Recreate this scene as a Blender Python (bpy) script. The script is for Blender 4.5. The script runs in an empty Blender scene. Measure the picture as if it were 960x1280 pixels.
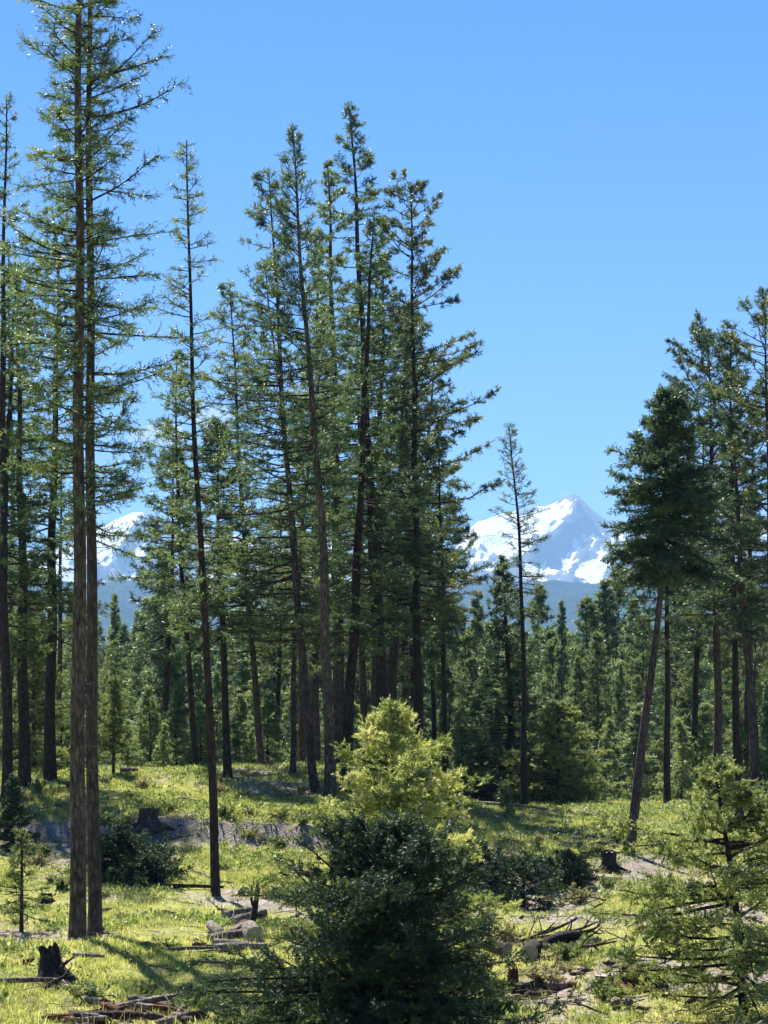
import bpy, math
import numpy as np
from mathutils import Vector, Matrix

S = bpy.context.scene
COL = S.collection
R = math.radians

# ------------------------------------------------------------------ camera
F = 2700.0          # focal length in pixels of a 960 x 1280 picture
HX, HY = 480.0, 960.0   # principal column, horizon row
EYE = 3.2           # eye height above the flat in front of the mound
cam_d = bpy.data.cameras.new('camera')
cam = bpy.data.objects.new('camera', cam_d)
COL.objects.link(cam)
cam.location = (0, 0, EYE)
cam.rotation_euler = (R(90), 0, 0)
cam_d.sensor_fit = 'HORIZONTAL'
cam_d.sensor_width = 36
cam_d.lens = F / 960 * 36
cam_d.shift_y = (HY - 640) / 960
cam_d.clip_start = 0.2
cam_d.clip_end = 80000
S.camera = cam

# ------------------------------------------------------------------ light
SUN_EL, SUN_AZ = 52.0, -20.0     # azimuth from +Y, negative to the left
world = bpy.data.worlds.new('World')
S.world = world
world.use_nodes = True
wn, wl = world.node_tree.nodes, world.node_tree.links
bg = wn['Background']
sky = wn.new('ShaderNodeTexSky')
sky.sky_type = 'NISHITA'
sky.sun_disc = False
sky.sun_elevation = R(SUN_EL)
sky.sun_rotation = R(SUN_AZ)
sky.altitude = 1200
sky.air_density = 1.0
sky.dust_density = 0.0
sky.ozone_density = 5.0
hs = wn.new('ShaderNodeHueSaturation')
hs.inputs['Saturation'].default_value = 1.3
hs.inputs['Hue'].default_value = 0.511
wl.new(sky.outputs[0], hs.inputs['Color'])
wl.new(hs.outputs[0], bg.inputs[0])
bg.inputs[1].default_value = 0.05
sun_d = bpy.data.lights.new('sun', 'SUN')
sun_d.energy = 5.0
sun_d.angle = R(0.53)
sun_d.color = (1.0, 0.95, 0.87)
sun = bpy.data.objects.new('sun', sun_d)
COL.objects.link(sun)
sd = Vector((math.sin(R(SUN_AZ)) * math.cos(R(SUN_EL)), math.cos(R(SUN_AZ)) * math.cos(R(SUN_EL)), math.sin(R(SUN_EL))))
sun.location = sd * 60
sun.rotation_euler = sd.to_track_quat('Z', 'Y').to_euler()

vs = S.view_settings
vs.view_transform = 'Standard'
vs.look = 'None'
vs.exposure = 1.7
vs.gamma = 1
vs.use_curve_mapping = False
S.cycles.use_denoising = True
S.cycles.max_bounces = 8
S.cycles.diffuse_bounces = 3
S.cycles.glossy_bounces = 2
S.cycles.transmission_bounces = 4
S.cycles.volume_bounces = 0

# ------------------------------------------------------------------ noise
def hash2(ix, iy, seed):
    n = (ix * 374761393 + iy * 668265263 + seed * 974634777) & 0xffffffff
    n = ((n ^ (n >> 13)) * 1274126177) & 0xffffffff
    n = n ^ (n >> 16)
    return (n & 0xffff) / 65535.0

def vnoise(x, y, seed=0):
    x = np.asarray(x, float); y = np.asarray(y, float)
    ix = np.floor(x).astype(np.int64); iy = np.floor(y).astype(np.int64)
    fx = x - ix; fy = y - iy
    fx = fx * fx * fx * (fx * (fx * 6 - 15) + 10); fy = fy * fy * fy * (fy * (fy * 6 - 15) + 10)
    a = hash2(ix, iy, seed); b = hash2(ix + 1, iy, seed)
    c = hash2(ix, iy + 1, seed); d = hash2(ix + 1, iy + 1, seed)
    return (a + (b - a) * fx) * (1 - fy) + (c + (d - c) * fx) * fy      # 0..1

def fbm(x, y, oct=4, seed=0, gain=0.5):
    s = 0; a = 1; t = 0
    for i in range(oct):
        s = s + a * (vnoise(x * 2 ** i, y * 2 ** i, seed + i) * 2 - 1); t += a; a *= gain
    return s / t

def ridged(x, y, oct=5, seed=0, gain=0.5):
    s = 0; a = 1; t = 0
    for i in range(oct):
        n = 1 - np.abs(vnoise(x * 2 ** i, y * 2 ** i, seed + i) * 2 - 1)
        s = s + a * n * n; t += a; a *= gain
    return s / t

def sstep(a, b, x):
    t = np.clip((x - a) / (b - a), 0, 1)
    return t * t * (3 - 2 * t)

# ------------------------------------------------------------------ ground shape
LY = [-60, 0, 10, 20, 40, 50, 56, 58.8, 60.6, 64, 70, 76, 84, 100, 150, 300, 1000, 4000, 20000]
LZ = [2.0, 1.6, .8, .05, 0, .10, .62, .92, 1.3, 1.85, 2.65, 3.2, 3.1, 1.4, -3, -9, -20, -20, -20]
RY = [-60, 0, 10, 20, 40, 50, 58, 65, 72, 80, 90, 110, 150, 300, 1000, 4000, 20000]
RZ = [2.0, 1.6, .8, .05, 0, .1, .66, 1.05, 1.5, 1.75, 1.6, .3, -3, -9, -20, -20, -20]

def ground_z(x, y, fine=True):
    x = np.asarray(x, float); y = np.asarray(y, float)
    def prof(Y, Z):
        z = 0
        for o, w in ((-1.6, .2), (-.7, .2), (0, .2), (.7, .2), (1.6, .2)):
            z = z + w * np.interp(y + o, Y, Z)
        return z
    w = sstep(-1.0, 5.5, x + .04 * (y - 60) + .8 * fbm(x * .1 + 3, y * .12, 2, 5))
    z = prof(LY, LZ) * (1 - w) + prof(RY, RZ) * w
    z = z - .38 * np.exp(-((x - 3.6) / 1.9) ** 2 - ((y - 51.5) / 4.0) ** 2) + .55 * np.exp(-((x - 2.2) / 2.2) ** 2 - ((y - 57.5) / 2.2) ** 2)
    z = z + .42 * sstep(59.2, 59.65, y + .5 * fbm(x * .35, x * 0 + 2, 3, 61)) * (1 - sstep(60.5, 66, y)) * (1 - sstep(-2.5, 2, x))
    m = sstep(15, 24, y) * (1 - sstep(300, 800, y))
    z = z + m * (.34 * fbm(x * .13, y * .11, 3, 11) + .17 * fbm(x * .5, y * .42, 3, 21))
    if fine:
        z = z + m * .035 * fbm(x * 2.3, y * 2.3, 2, 31)
    return z

def gz(x, y):
    return float(ground_z(np.array([x]), np.array([y]))[0])

def at(px, py, D):
    return Vector(((px - HX) / F * D, D, EYE + (HY - py) / F * D))

_D = np.arange(22, 130, .08)
def on_ground(px, py):
    """the spot of the ground that the picture shows at px, py"""
    X = (px - HX) / F * _D; Z = EYE + (HY - py) / F * _D
    i = np.argmax(Z <= ground_z(X, _D))
    D = _D[i] if i > 0 else 80.0
    x = (px - HX) / F * D
    return Vector((x, D, gz(x, D)))

# ------------------------------------------------------------------ materials
def new_mat(name):
    m = bpy.data.materials.new(name)
    m.use_nodes = True
    n = m.node_tree.nodes; l = m.node_tree.links
    p = n['Principled BSDF']
    return m, n, l, p

def ramp(n, stops, interp='LINEAR'):
    r = n.new('ShaderNodeValToRGB')
    e = r.color_ramp.elements
    while len(e) < len(stops): e.new(.5)
    for i, (q, c) in enumerate(stops):
        e[i].position = q; e[i].color = (*c, 1)
    r.color_ramp.interpolation = interp
    return r

def noise(n, l, co, scale, detail=4, rough=.55, out=0):
    t = n.new('ShaderNodeTexNoise')
    t.inputs['Scale'].default_value = scale
    t.inputs['Detail'].default_value = detail
    t.inputs['Roughness'].default_value = rough
    if co is not None: l.new(co, t.inputs['Vector'])
    return t.outputs[out]

def math_n(n, l, op, a, b=None, clamp=False):
    m = n.new('ShaderNodeMath'); m.operation = op; m.use_clamp = clamp
    for i, v in enumerate((a, b)):
        if v is None: continue
        if isinstance(v, (int, float)): m.inputs[i].default_value = v
        else: l.new(v, m.inputs[i])
    return m.outputs[0]

def bump(n, l, h, strength, dist, p):
    b = n.new('ShaderNodeBump')
    b.inputs['Strength'].default_value = strength; b.inputs['Distance'].default_value = dist
    l.new(h, b.inputs['Height']); l.new(b.outputs[0], p.inputs['Normal'])

def leaf_mat(name, stops, trans=.35, rough=.55, objvar=.25, spec=.25, patch=0):
    """foliage: each sprig carries its own 'tint' (0..1); light passes through the needles"""
    m, n, l, p = new_mat(name)
    a = n.new('ShaderNodeAttribute'); a.attribute_name = 'tint'
    oi = n.new('ShaderNodeObjectInfo')
    v = math_n(n, l, 'ADD', a.outputs['Fac'], math_n(n, l, 'MULTIPLY', math_n(n, l, 'SUBTRACT', oi.outputs['Random'], .5), objvar), True)
    if patch:
        ge = n.new('ShaderNodeNewGeometry')
        f1 = noise(n, l, ge.outputs['Position'], .45, 3, .6)
        f2 = noise(n, l, ge.outputs['Position'], 2.1, 3, .6)
        v = math_n(n, l, 'ADD', v, math_n(n, l, 'MULTIPLY', math_n(n, l, 'SUBTRACT', math_n(n, l, 'ADD', f1, f2), 1.0), patch), True)
    r = ramp(n, stops)
    l.new(v, r.inputs[0])
    l.new(r.outputs[0], p.inputs['Base Color'])
    p.inputs['Roughness'].default_value = rough
    p.inputs['Specular IOR Level'].default_value = spec
    t = n.new('ShaderNodeBsdfTranslucent')
    g = n.new('ShaderNodeMixRGB'); g.blend_type = 'MULTIPLY'; g.inputs[0].default_value = 1
    l.new(r.outputs[0], g.inputs[1]); g.inputs[2].default_value = (1.15, 1.2, .85, 1)
    l.new(g.outputs[0], t.inputs[0])
    mx = n.new('ShaderNodeMixShader'); mx.inputs[0].default_value = trans
    l.new(p.outputs[0], mx.inputs[1]); l.new(t.outputs[0], mx.inputs[2])
    l.new(mx.outputs[0], n['Material Output'].inputs[0])
    return m

def bark_mat(name, dark, mid, light, scale=1.0):
    m, n, l, p = new_mat(name)
    tc = n.new('ShaderNodeTexCoord')
    mp = n.new('ShaderNodeMapping'); mp.inputs['Scale'].default_value = (15 * scale, 15 * scale, 4.2 * scale)
    l.new(tc.outputs['Object'], mp.inputs[0])
    f = noise(n, l, mp.outputs[0], 1.0, 6, .68)
    b = noise(n, l, tc.outputs['Object'], .9, 4, .6)
    vo = n.new('ShaderNodeTexVoronoi'); vo.feature = 'DISTANCE_TO_EDGE'; vo.inputs['Scale'].default_value = .8
    wv = n.new('ShaderNodeVectorMath'); wv.operation = 'MULTIPLY_ADD'
    nz = n.new('ShaderNodeTexNoise'); nz.inputs['Scale'].default_value = 1.2; l.new(mp.outputs[0], nz.inputs['Vector'])
    l.new(nz.outputs['Color'], wv.inputs[0]); wv.inputs[1].default_value = (1.3, 1.3, 1.3); l.new(mp.outputs[0], wv.inputs[2])
    l.new(wv.outputs[0], vo.inputs['Vector'])
    pl = math_n(n, l, 'MULTIPLY', vo.outputs['Distance'], 2.2, True)
    v = math_n(n, l, 'ADD', math_n(n, l, 'MULTIPLY', f, .5), math_n(n, l, 'ADD', math_n(n, l, 'MULTIPLY', b, .35), math_n(n, l, 'MULTIPLY', pl, .22)))
    r = ramp(n, [(.38, dark), (.54, mid), (.72, light)])
    l.new(v, r.inputs[0]); l.new(r.outputs[0], p.inputs['Base Color'])
    p.inputs['Roughness'].default_value = .9
    p.inputs['Specular IOR Level'].default_value = .15
    bump(n, l, math_n(n, l, 'ADD', f, math_n(n, l, 'MULTIPLY', pl, .7)), 1.0, .03, p)
    return m

MAT = {}
MAT['bark_tan'] = bark_mat('bark_tan', (.032, .025, .021), (.11, .084, .066), (.25, .19, .14))
MAT['bark_grey'] = bark_mat('bark_grey', (.028, .022, .021), (.085, .064, .055), (.16, .125, .105))
MAT['bark_dark'] = bark_mat('bark_dark', (.016, .012, .011), (.045, .033, .028), (.09, .066, .055))
MAT['twig'] = bark_mat('twig', (.02, .015, .012), (.05, .037, .028), (.09, .068, .052))
MAT['dead_grey'] = bark_mat('dead_grey', (.08, .068, .056), (.24, .205, .17), (.46, .41, .35))
MAT['rotten_red'] = bark_mat('rotten_red', (.035, .016, .010), (.14, .055, .032), (.28, .13, .075), 1.6)
MAT['larch'] = leaf_mat('larch_needles', [(0, (.034, .066, .036)), (.5, (.085, .135, .058)), (1, (.20, .25, .088))], .5, spec=.4, rough=.45)
MAT['fir'] = leaf_mat('fir_needles', [(0, (.022, .050, .032)), (.5, (.056, .10, .050)), (1, (.14, .19, .072))], .42, spec=.4, rough=.45)
MAT['pine'] = leaf_mat('pine_needles', [(0, (.034, .058, .030)), (.5, (.075, .112, .048)), (1, (.16, .185, .070))], .4, spec=.4, rough=.45)
MAT['forest'] = leaf_mat('forest_needles', [(0, (.040, .078, .048)), (.5, (.125, .185, .088)), (1, (.28, .33, .13))], .5, objvar=.55, spec=.45, rough=.42)
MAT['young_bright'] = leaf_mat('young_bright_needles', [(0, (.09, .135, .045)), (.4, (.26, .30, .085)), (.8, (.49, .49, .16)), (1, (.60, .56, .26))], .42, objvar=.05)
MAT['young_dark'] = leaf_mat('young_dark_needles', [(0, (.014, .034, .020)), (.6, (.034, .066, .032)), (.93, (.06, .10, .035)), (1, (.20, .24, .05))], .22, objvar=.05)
MAT['young_mid'] = leaf_mat('young_mid_needles', [(0, (.05, .08, .03)), (.5, (.16, .20, .065)), (1, (.38, .40, .14))], .38, objvar=.05)
MAT['grass'] = leaf_mat('grass_blades', [(0, (.10, .14, .036)), (.28, (.28, .31, .075)), (.55, (.48, .47, .13)), (.8, (.58, .53, .21)), (1, (.60, .53, .37))], .45, .6, .35, patch=1.4)
MAT['straw'] = leaf_mat('dry_straw', [(0, (.20, .15, .09)), (.5, (.38, .31, .18)), (1, (.30, .33, .12))], .35, .7, .4)
MAT['herb'] = leaf_mat('herb_leaves', [(0, (.07, .11, .03)), (.5, (.18, .23, .06)), (1, (.38, .40, .12))], .42, .5, .4, patch=.6)

def wood_end_mat(name, a, b):
    m, n, l, p = new_mat(name)
    tc = n.new('ShaderNodeTexCoord')
    w = n.new('ShaderNodeTexWave'); w.wave_type = 'RINGS'; w.rings_direction = 'SPHERICAL'
    w.inputs['Scale'].default_value = 13; w.inputs['Distortion'].default_value = 6; w.inputs['Detail'].default_value = 2
    l.new(tc.outputs['Object'], w.inputs[0])
    f = noise(n, l, tc.outputs['Object'], 14, 4)
    v = math_n(n, l, 'ADD', math_n(n, l, 'MULTIPLY', w.outputs['Fac'], .2), math_n(n, l, 'MULTIPLY', f, .8))
    r = ramp(n, [(.25, a), (.7, b)])
    l.new(v, r.inputs[0]); l.new(r.outputs[0], p.inputs['Base Color'])
    p.inputs['Roughness'].default_value = .85
    return m
MAT['cut_pale'] = wood_end_mat('cut_wood_pale', (.30, .23, .16), (.58, .50, .40))
MAT['cut_grey'] = wood_end_mat('cut_wood_grey', (.16, .13, .11), (.36, .31, .26))
MAT['cut_red'] = wood_end_mat('cut_wood_red', (.12, .045, .03), (.30, .14, .09))

def ground_mat():
    m, n, l, p = new_mat('ground_soil_and_moss')
    tc = n.new('ShaderNodeTexCoord')
    co = tc.outputs['Object']
    big = noise(n, l, co, .35, 5, .6)
    mid = noise(n, l, co, 2.2, 5, .62)
    fin = noise(n, l, co, 18, 4, .65)
    d = n.new('ShaderNodeAttribute'); d.attribute_name = 'dirt_shade'
    g = ramp(n, [(.30, (.10, .12, .030)), (.48, (.22, .235, .055)), (.62, (.34, .32, .10)), (.78, (.38, .33, .17))])
    l.new(math_n(n, l, 'ADD', math_n(n, l, 'MULTIPLY', mid, .6), math_n(n, l, 'MULTIPLY', fin, .4)), g.inputs[0])
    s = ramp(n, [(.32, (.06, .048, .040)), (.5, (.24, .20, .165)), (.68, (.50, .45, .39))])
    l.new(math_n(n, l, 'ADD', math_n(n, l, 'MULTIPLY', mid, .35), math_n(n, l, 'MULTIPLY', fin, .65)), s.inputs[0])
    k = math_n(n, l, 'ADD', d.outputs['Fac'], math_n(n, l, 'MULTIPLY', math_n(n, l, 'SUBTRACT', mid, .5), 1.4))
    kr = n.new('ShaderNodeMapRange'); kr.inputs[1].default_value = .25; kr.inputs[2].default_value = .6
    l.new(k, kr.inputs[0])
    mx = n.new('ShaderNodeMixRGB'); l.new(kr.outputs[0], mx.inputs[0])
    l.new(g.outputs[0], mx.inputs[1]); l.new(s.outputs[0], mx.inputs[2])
    l.new(mx.outputs[0], p.inputs['Base Color'])
    p.inputs['Roughness'].default_value = .95; p.inputs['Specular IOR Level'].default_value = .1
    bump(n, l, math_n(n, l, 'ADD', mid, fin), .8, .08, p)
    return m
MAT['ground'] = ground_mat()

def snow_rock_mat():
    m, n, l, p = new_mat('snow_and_rock')
    a = n.new('ShaderNodeAttribute'); a.attribute_name = 'snow'
    tc = n.new('ShaderNodeTexCoord'); co = tc.outputs['Object']
    f = noise(n, l, co, .012, 6, .7)
    f2 = noise(n, l, co, .0019, 4, .55)
    v = math_n(n, l, 'ADD', a.outputs['Fac'], math_n(n, l, 'ADD', math_n(n, l, 'MULTIPLY', math_n(n, l, 'SUBTRACT', f, .5), 1.3), math_n(n, l, 'MULTIPLY', math_n(n, l, 'SUBTRACT', f2, .5), .3)))
    k = n.new('ShaderNodeMapRange'); k.inputs[1].default_value = .49; k.inputs[2].default_value = .51
    l.new(v, k.inputs[0])
    r = ramp(n, [(.3, (.05, .055, .065)), (.7, (.13, .13, .135))])
    l.new(f, r.inputs[0])
    mx = n.new('ShaderNodeMixRGB'); l.new(k.outputs[0], mx.inputs[0])
    l.new(r.outputs[0], mx.inputs[1]); mx.inputs[2].default_value = (.86, .87, .9, 1)
    l.new(mx.outputs[0], p.inputs['Base Color'])
    p.inputs['Roughness'].default_value = .8; p.inputs['Specular IOR Level'].default_value = .2
    bump(n, l, f, .6, 60, p)
    return m
MAT['snow_rock'] = snow_rock_mat()

def far_forest_mat():
    m, n, l, p = new_mat('far_forest')
    tc = n.new('ShaderNodeTexCoord'); co = tc.outputs['Object']
    f = noise(n, l, co, .012, 5, .7)
    r = ramp(n, [(.35, (.012, .022, .018)), (.55, (.025, .038, .026)), (.75, (.075, .085, .055))])
    l.new(f, r.inputs[0]); l.new(r.outputs[0], p.inputs['Base Color'])
    p.inputs['Roughness'].default_value = 1; p.inputs['Specular IOR Level'].default_value = 0
    bump(n, l, f, 1, 25, p)
    return m
MAT['far_forest'] = far_forest_mat()

# ------------------------------------------------------------------ mesh helpers
def raw_mesh(name, V, faces, mat, smooth=False, attrs=None):
    """V (n,3); faces = list of int arrays (m,k), one array for each corner count"""
    me = bpy.data.meshes.new(name)
    V = np.asarray(V, np.float32)
    me.vertices.add(len(V)); me.vertices.foreach_set('co', V.ravel())
    loops = np.concatenate([f.ravel() for f in faces]).astype(np.int32)
    cnt = np.concatenate([np.full(len(f), f.shape[1]) for f in faces])
    st = np.concatenate([[0], np.cumsum(cnt)[:-1]]).astype(np.int32)
    me.loops.add(len(loops)); me.loops.foreach_set('vertex_index', loops)
    me.polygons.add(len(cnt)); me.polygons.foreach_set('loop_start', st)
    if smooth: me.polygons.foreach_set('use_smooth', np.ones(len(cnt), bool))
    for k, (dom, val) in (attrs or {}).items():
        at_ = me.attributes.new(k, 'FLOAT', dom); at_.data.foreach_set('value', np.asarray(val, np.float32))
    me.update(calc_edges=True)
    if mat is not None: me.materials.append(mat)
    return me

def obj(name, me, parent=None, loc=None):
    o = bpy.data.objects.new(name, me); COL.objects.link(o)
    if parent is not None: o.parent = parent
    if loc is not None: o.location = loc
    return o

def thing(name, label, cat, loc=(0, 0, 0), rotz=0, group=None):
    o = bpy.data.objects.new(name, None); COL.objects.link(o)
    o.empty_display_size = .3
    o.location = loc; o.rotation_euler = (0, 0, rotz)
    return tag(o, label, cat, group)

def tag(o, label, cat, group=None, kind=None):
    if label: o['label'] = label
    if cat: o['category'] = cat
    if group: o['group'] = group
    if kind: o['kind'] = kind
    return o

def unit(v):
    return v / np.maximum(np.linalg.norm(v, axis=-1, keepdims=True), 1e-9)

def tubes(P, Rr, k):
    """P (n,p,3) paths, Rr (n,p) radii -> verts, quads"""
    n, p, _ = P.shape
    T = np.empty_like(P)
    T[:, 1:-1] = P[:, 2:] - P[:, :-2]; T[:, 0] = P[:, 1] - P[:, 0]; T[:, -1] = P[:, -1] - P[:, -2]
    T = unit(T)
    ref = np.zeros_like(T); ref[..., 2] = 1
    ov = unit(P[:, -1] - P[:, 0])
    steep = np.abs(ov[:, 2]) > .85
    ref[steep] = (1, 0, 0)
    A = unit(np.cross(T, ref)); B = np.cross(T, A)
    ang = np.arange(k) * 2 * np.pi / k
    V = P[:, :, None] + Rr[:, :, None, None] * (np.cos(ang)[None, None, :, None] * A[:, :, None] + np.sin(ang)[None, None, :, None] * B[:, :, None])
    idx = np.arange(n * p * k).reshape(n, p, k)
    a = idx[:, :-1]; b = idx[:, 1:]
    Q = np.stack([a, np.roll(a, -1, 2), np.roll(b, -1, 2), b], -1).reshape(-1, 4)
    return V.reshape(-1, 3), Q

def needles(P, Dr, L, k, nl, nw, rng, spread=50, tint=None, flat=0):
    """sprigs: k narrow needle blades round each shoot. P, Dr (n,3), L (n,)"""
    n = len(P)
    Dr = unit(Dr)
    ref = np.tile(np.array([[0, 0, 1.0]]), (n, 1)); ref[np.abs(Dr[:, 2]) > .9] = (1, 0, 0)
    A = unit(np.cross(Dr, ref)); B = np.cross(Dr, A)
    u = (np.arange(k) + rng.random((n, k))) / k
    ph = rng.random((n, k)) * 2 * np.pi
    if flat: # two-ranked sprays
        ph = np.where(rng.random((n, k)) < .5, 0, np.pi) + rng.normal(0, flat, (n, k))
    sp = np.radians(spread + rng.normal(0, 10, (n, k)))
    per = np.cos(ph)[..., None] * A[:, None] + np.sin(ph)[..., None] * B[:, None]
    nd = np.cos(sp)[..., None] * Dr[:, None] + np.sin(sp)[..., None] * per
    side = unit(np.cross(nd, Dr[:, None] + .4 * rng.normal(0, 1, (n, k, 3))))
    b = P[:, None] + Dr[:, None] * (L[:, None] * u)[..., None]
    ln = nl * (0.75 + .5 * rng.random((n, k)))[..., None]
    V = np.stack([b + side * nw * .5, b - side * nw * .5, b + nd * ln], 2)   # n,k,3,3
    if tint is None: tint = rng.random(n)
    tt = np.clip(np.repeat(tint, k) + rng.normal(0, .06, n * k), 0, 1)
    return V.reshape(-1, 3), np.arange(n * k * 3).reshape(-1, 3), tt

def path_at(P, s):
    """P (n,p,3) with even spacing, s (n,) in 0..1 -> points, tangents"""
    p = P.shape[1]
    f = np.clip(s, 0, .9999) * (p - 1); i = f.astype(int); w = (f - i)[:, None]
    r = np.arange(len(P))
    a = P[r, i]; b = P[r, i + 1]
    return a * (1 - w) + b * w, unit(b - a)

def grow(base, az, el, ln, curl, p, rng, wander=.12):
    """branches that leave at azimuth az, elevation el and bend by curl (rad) over their length"""
    n = len(base)
    s = np.linspace(0, 1, p)
    e = el[:, None] + curl[:, None] * s[None] + np.cumsum(rng.normal(0, wander * .5, (n, p)), 1)
    a = az[:, None] + np.cumsum(rng.normal(0, wander, (n, p)), 1)
    st = (ln / (p - 1))[:, None]
    d = np.stack([np.cos(e) * np.cos(a), np.cos(e) * np.sin(a), np.sin(e)], -1) * st[..., None]
    P = np.empty((n, p, 3)); P[:, 0] = base
    P[:, 1:] = base[:, None] + np.cumsum(d[:, :-1], 1)
    return P

# ------------------------------------------------------------------ conifers
def trunk_mesh(name, path, r0, mat, rng, sides=12, flare=.35, rtop=.012, power=.85):
    path = np.asarray(path, float)
    h = path[-1, 2] - path[0, 2]
    nz = max(18, int(h / .45))
    t = np.linspace(0, 1, nz) ** 1.15
    z = path[0, 2] + t * h
    x = np.interp(z, path[:, 2], path[:, 0]); y = np.interp(z, path[:, 2], path[:, 1])
    ker = np.ones(5) / 5
    if nz > 12:
        x[2:-2] = np.convolve(x, ker, 'valid'); y[2:-2] = np.convolve(y, ker, 'valid')
    sw = .02 * r0 / .15
    x = x + sw * np.sin(z * 1.1 + rng.random() * 6); y = y + sw * np.cos(z * .9 + rng.random() * 6)
    r = r0 * (1 - t) ** power + rtop
    r = r * (1 + flare * np.exp(-(z - path[0, 2]) / (1.6 * r0 + .12)))
    P = np.stack([x, y, z], -1)[None]
    V, Q = tubes(P, r[None], sides)
    V = V.reshape(nz, sides, 3)
    c = P[0][:, None]
    ang = np.arange(sides)
    lump = 1 + .07 * (vnoise(ang[None] * 2.7 + 0 * z[:, None], z[:, None] * 1.7, int(rng.integers(999))) * 2 - 1)
    V = c + (V - c) * lump[..., None]
    return raw_mesh(name, V.reshape(-1, 3), [Q], mat, True), np.stack([x, y, z], -1), r

def prof_larch(t): return np.clip((1 - t) ** .5, .05, 1) * (.72 + .28 * sstep(0, .25, t))
def prof_fir(t): return np.clip((1 - t) ** .62 + .03, .04, 1) * (.7 + .3 * sstep(0, .12, t))
def prof_pine(t): return np.clip(np.sqrt(np.clip(1 - (t - .35) ** 2 / .45, 0, 1)), .12, 1)
def prof_bushy(t): return np.clip(1 - t ** 2.4, .03, 1)
def prof_spire(t): return np.clip((1 - t) ** 1.0 + .03, .03, 1)

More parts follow.
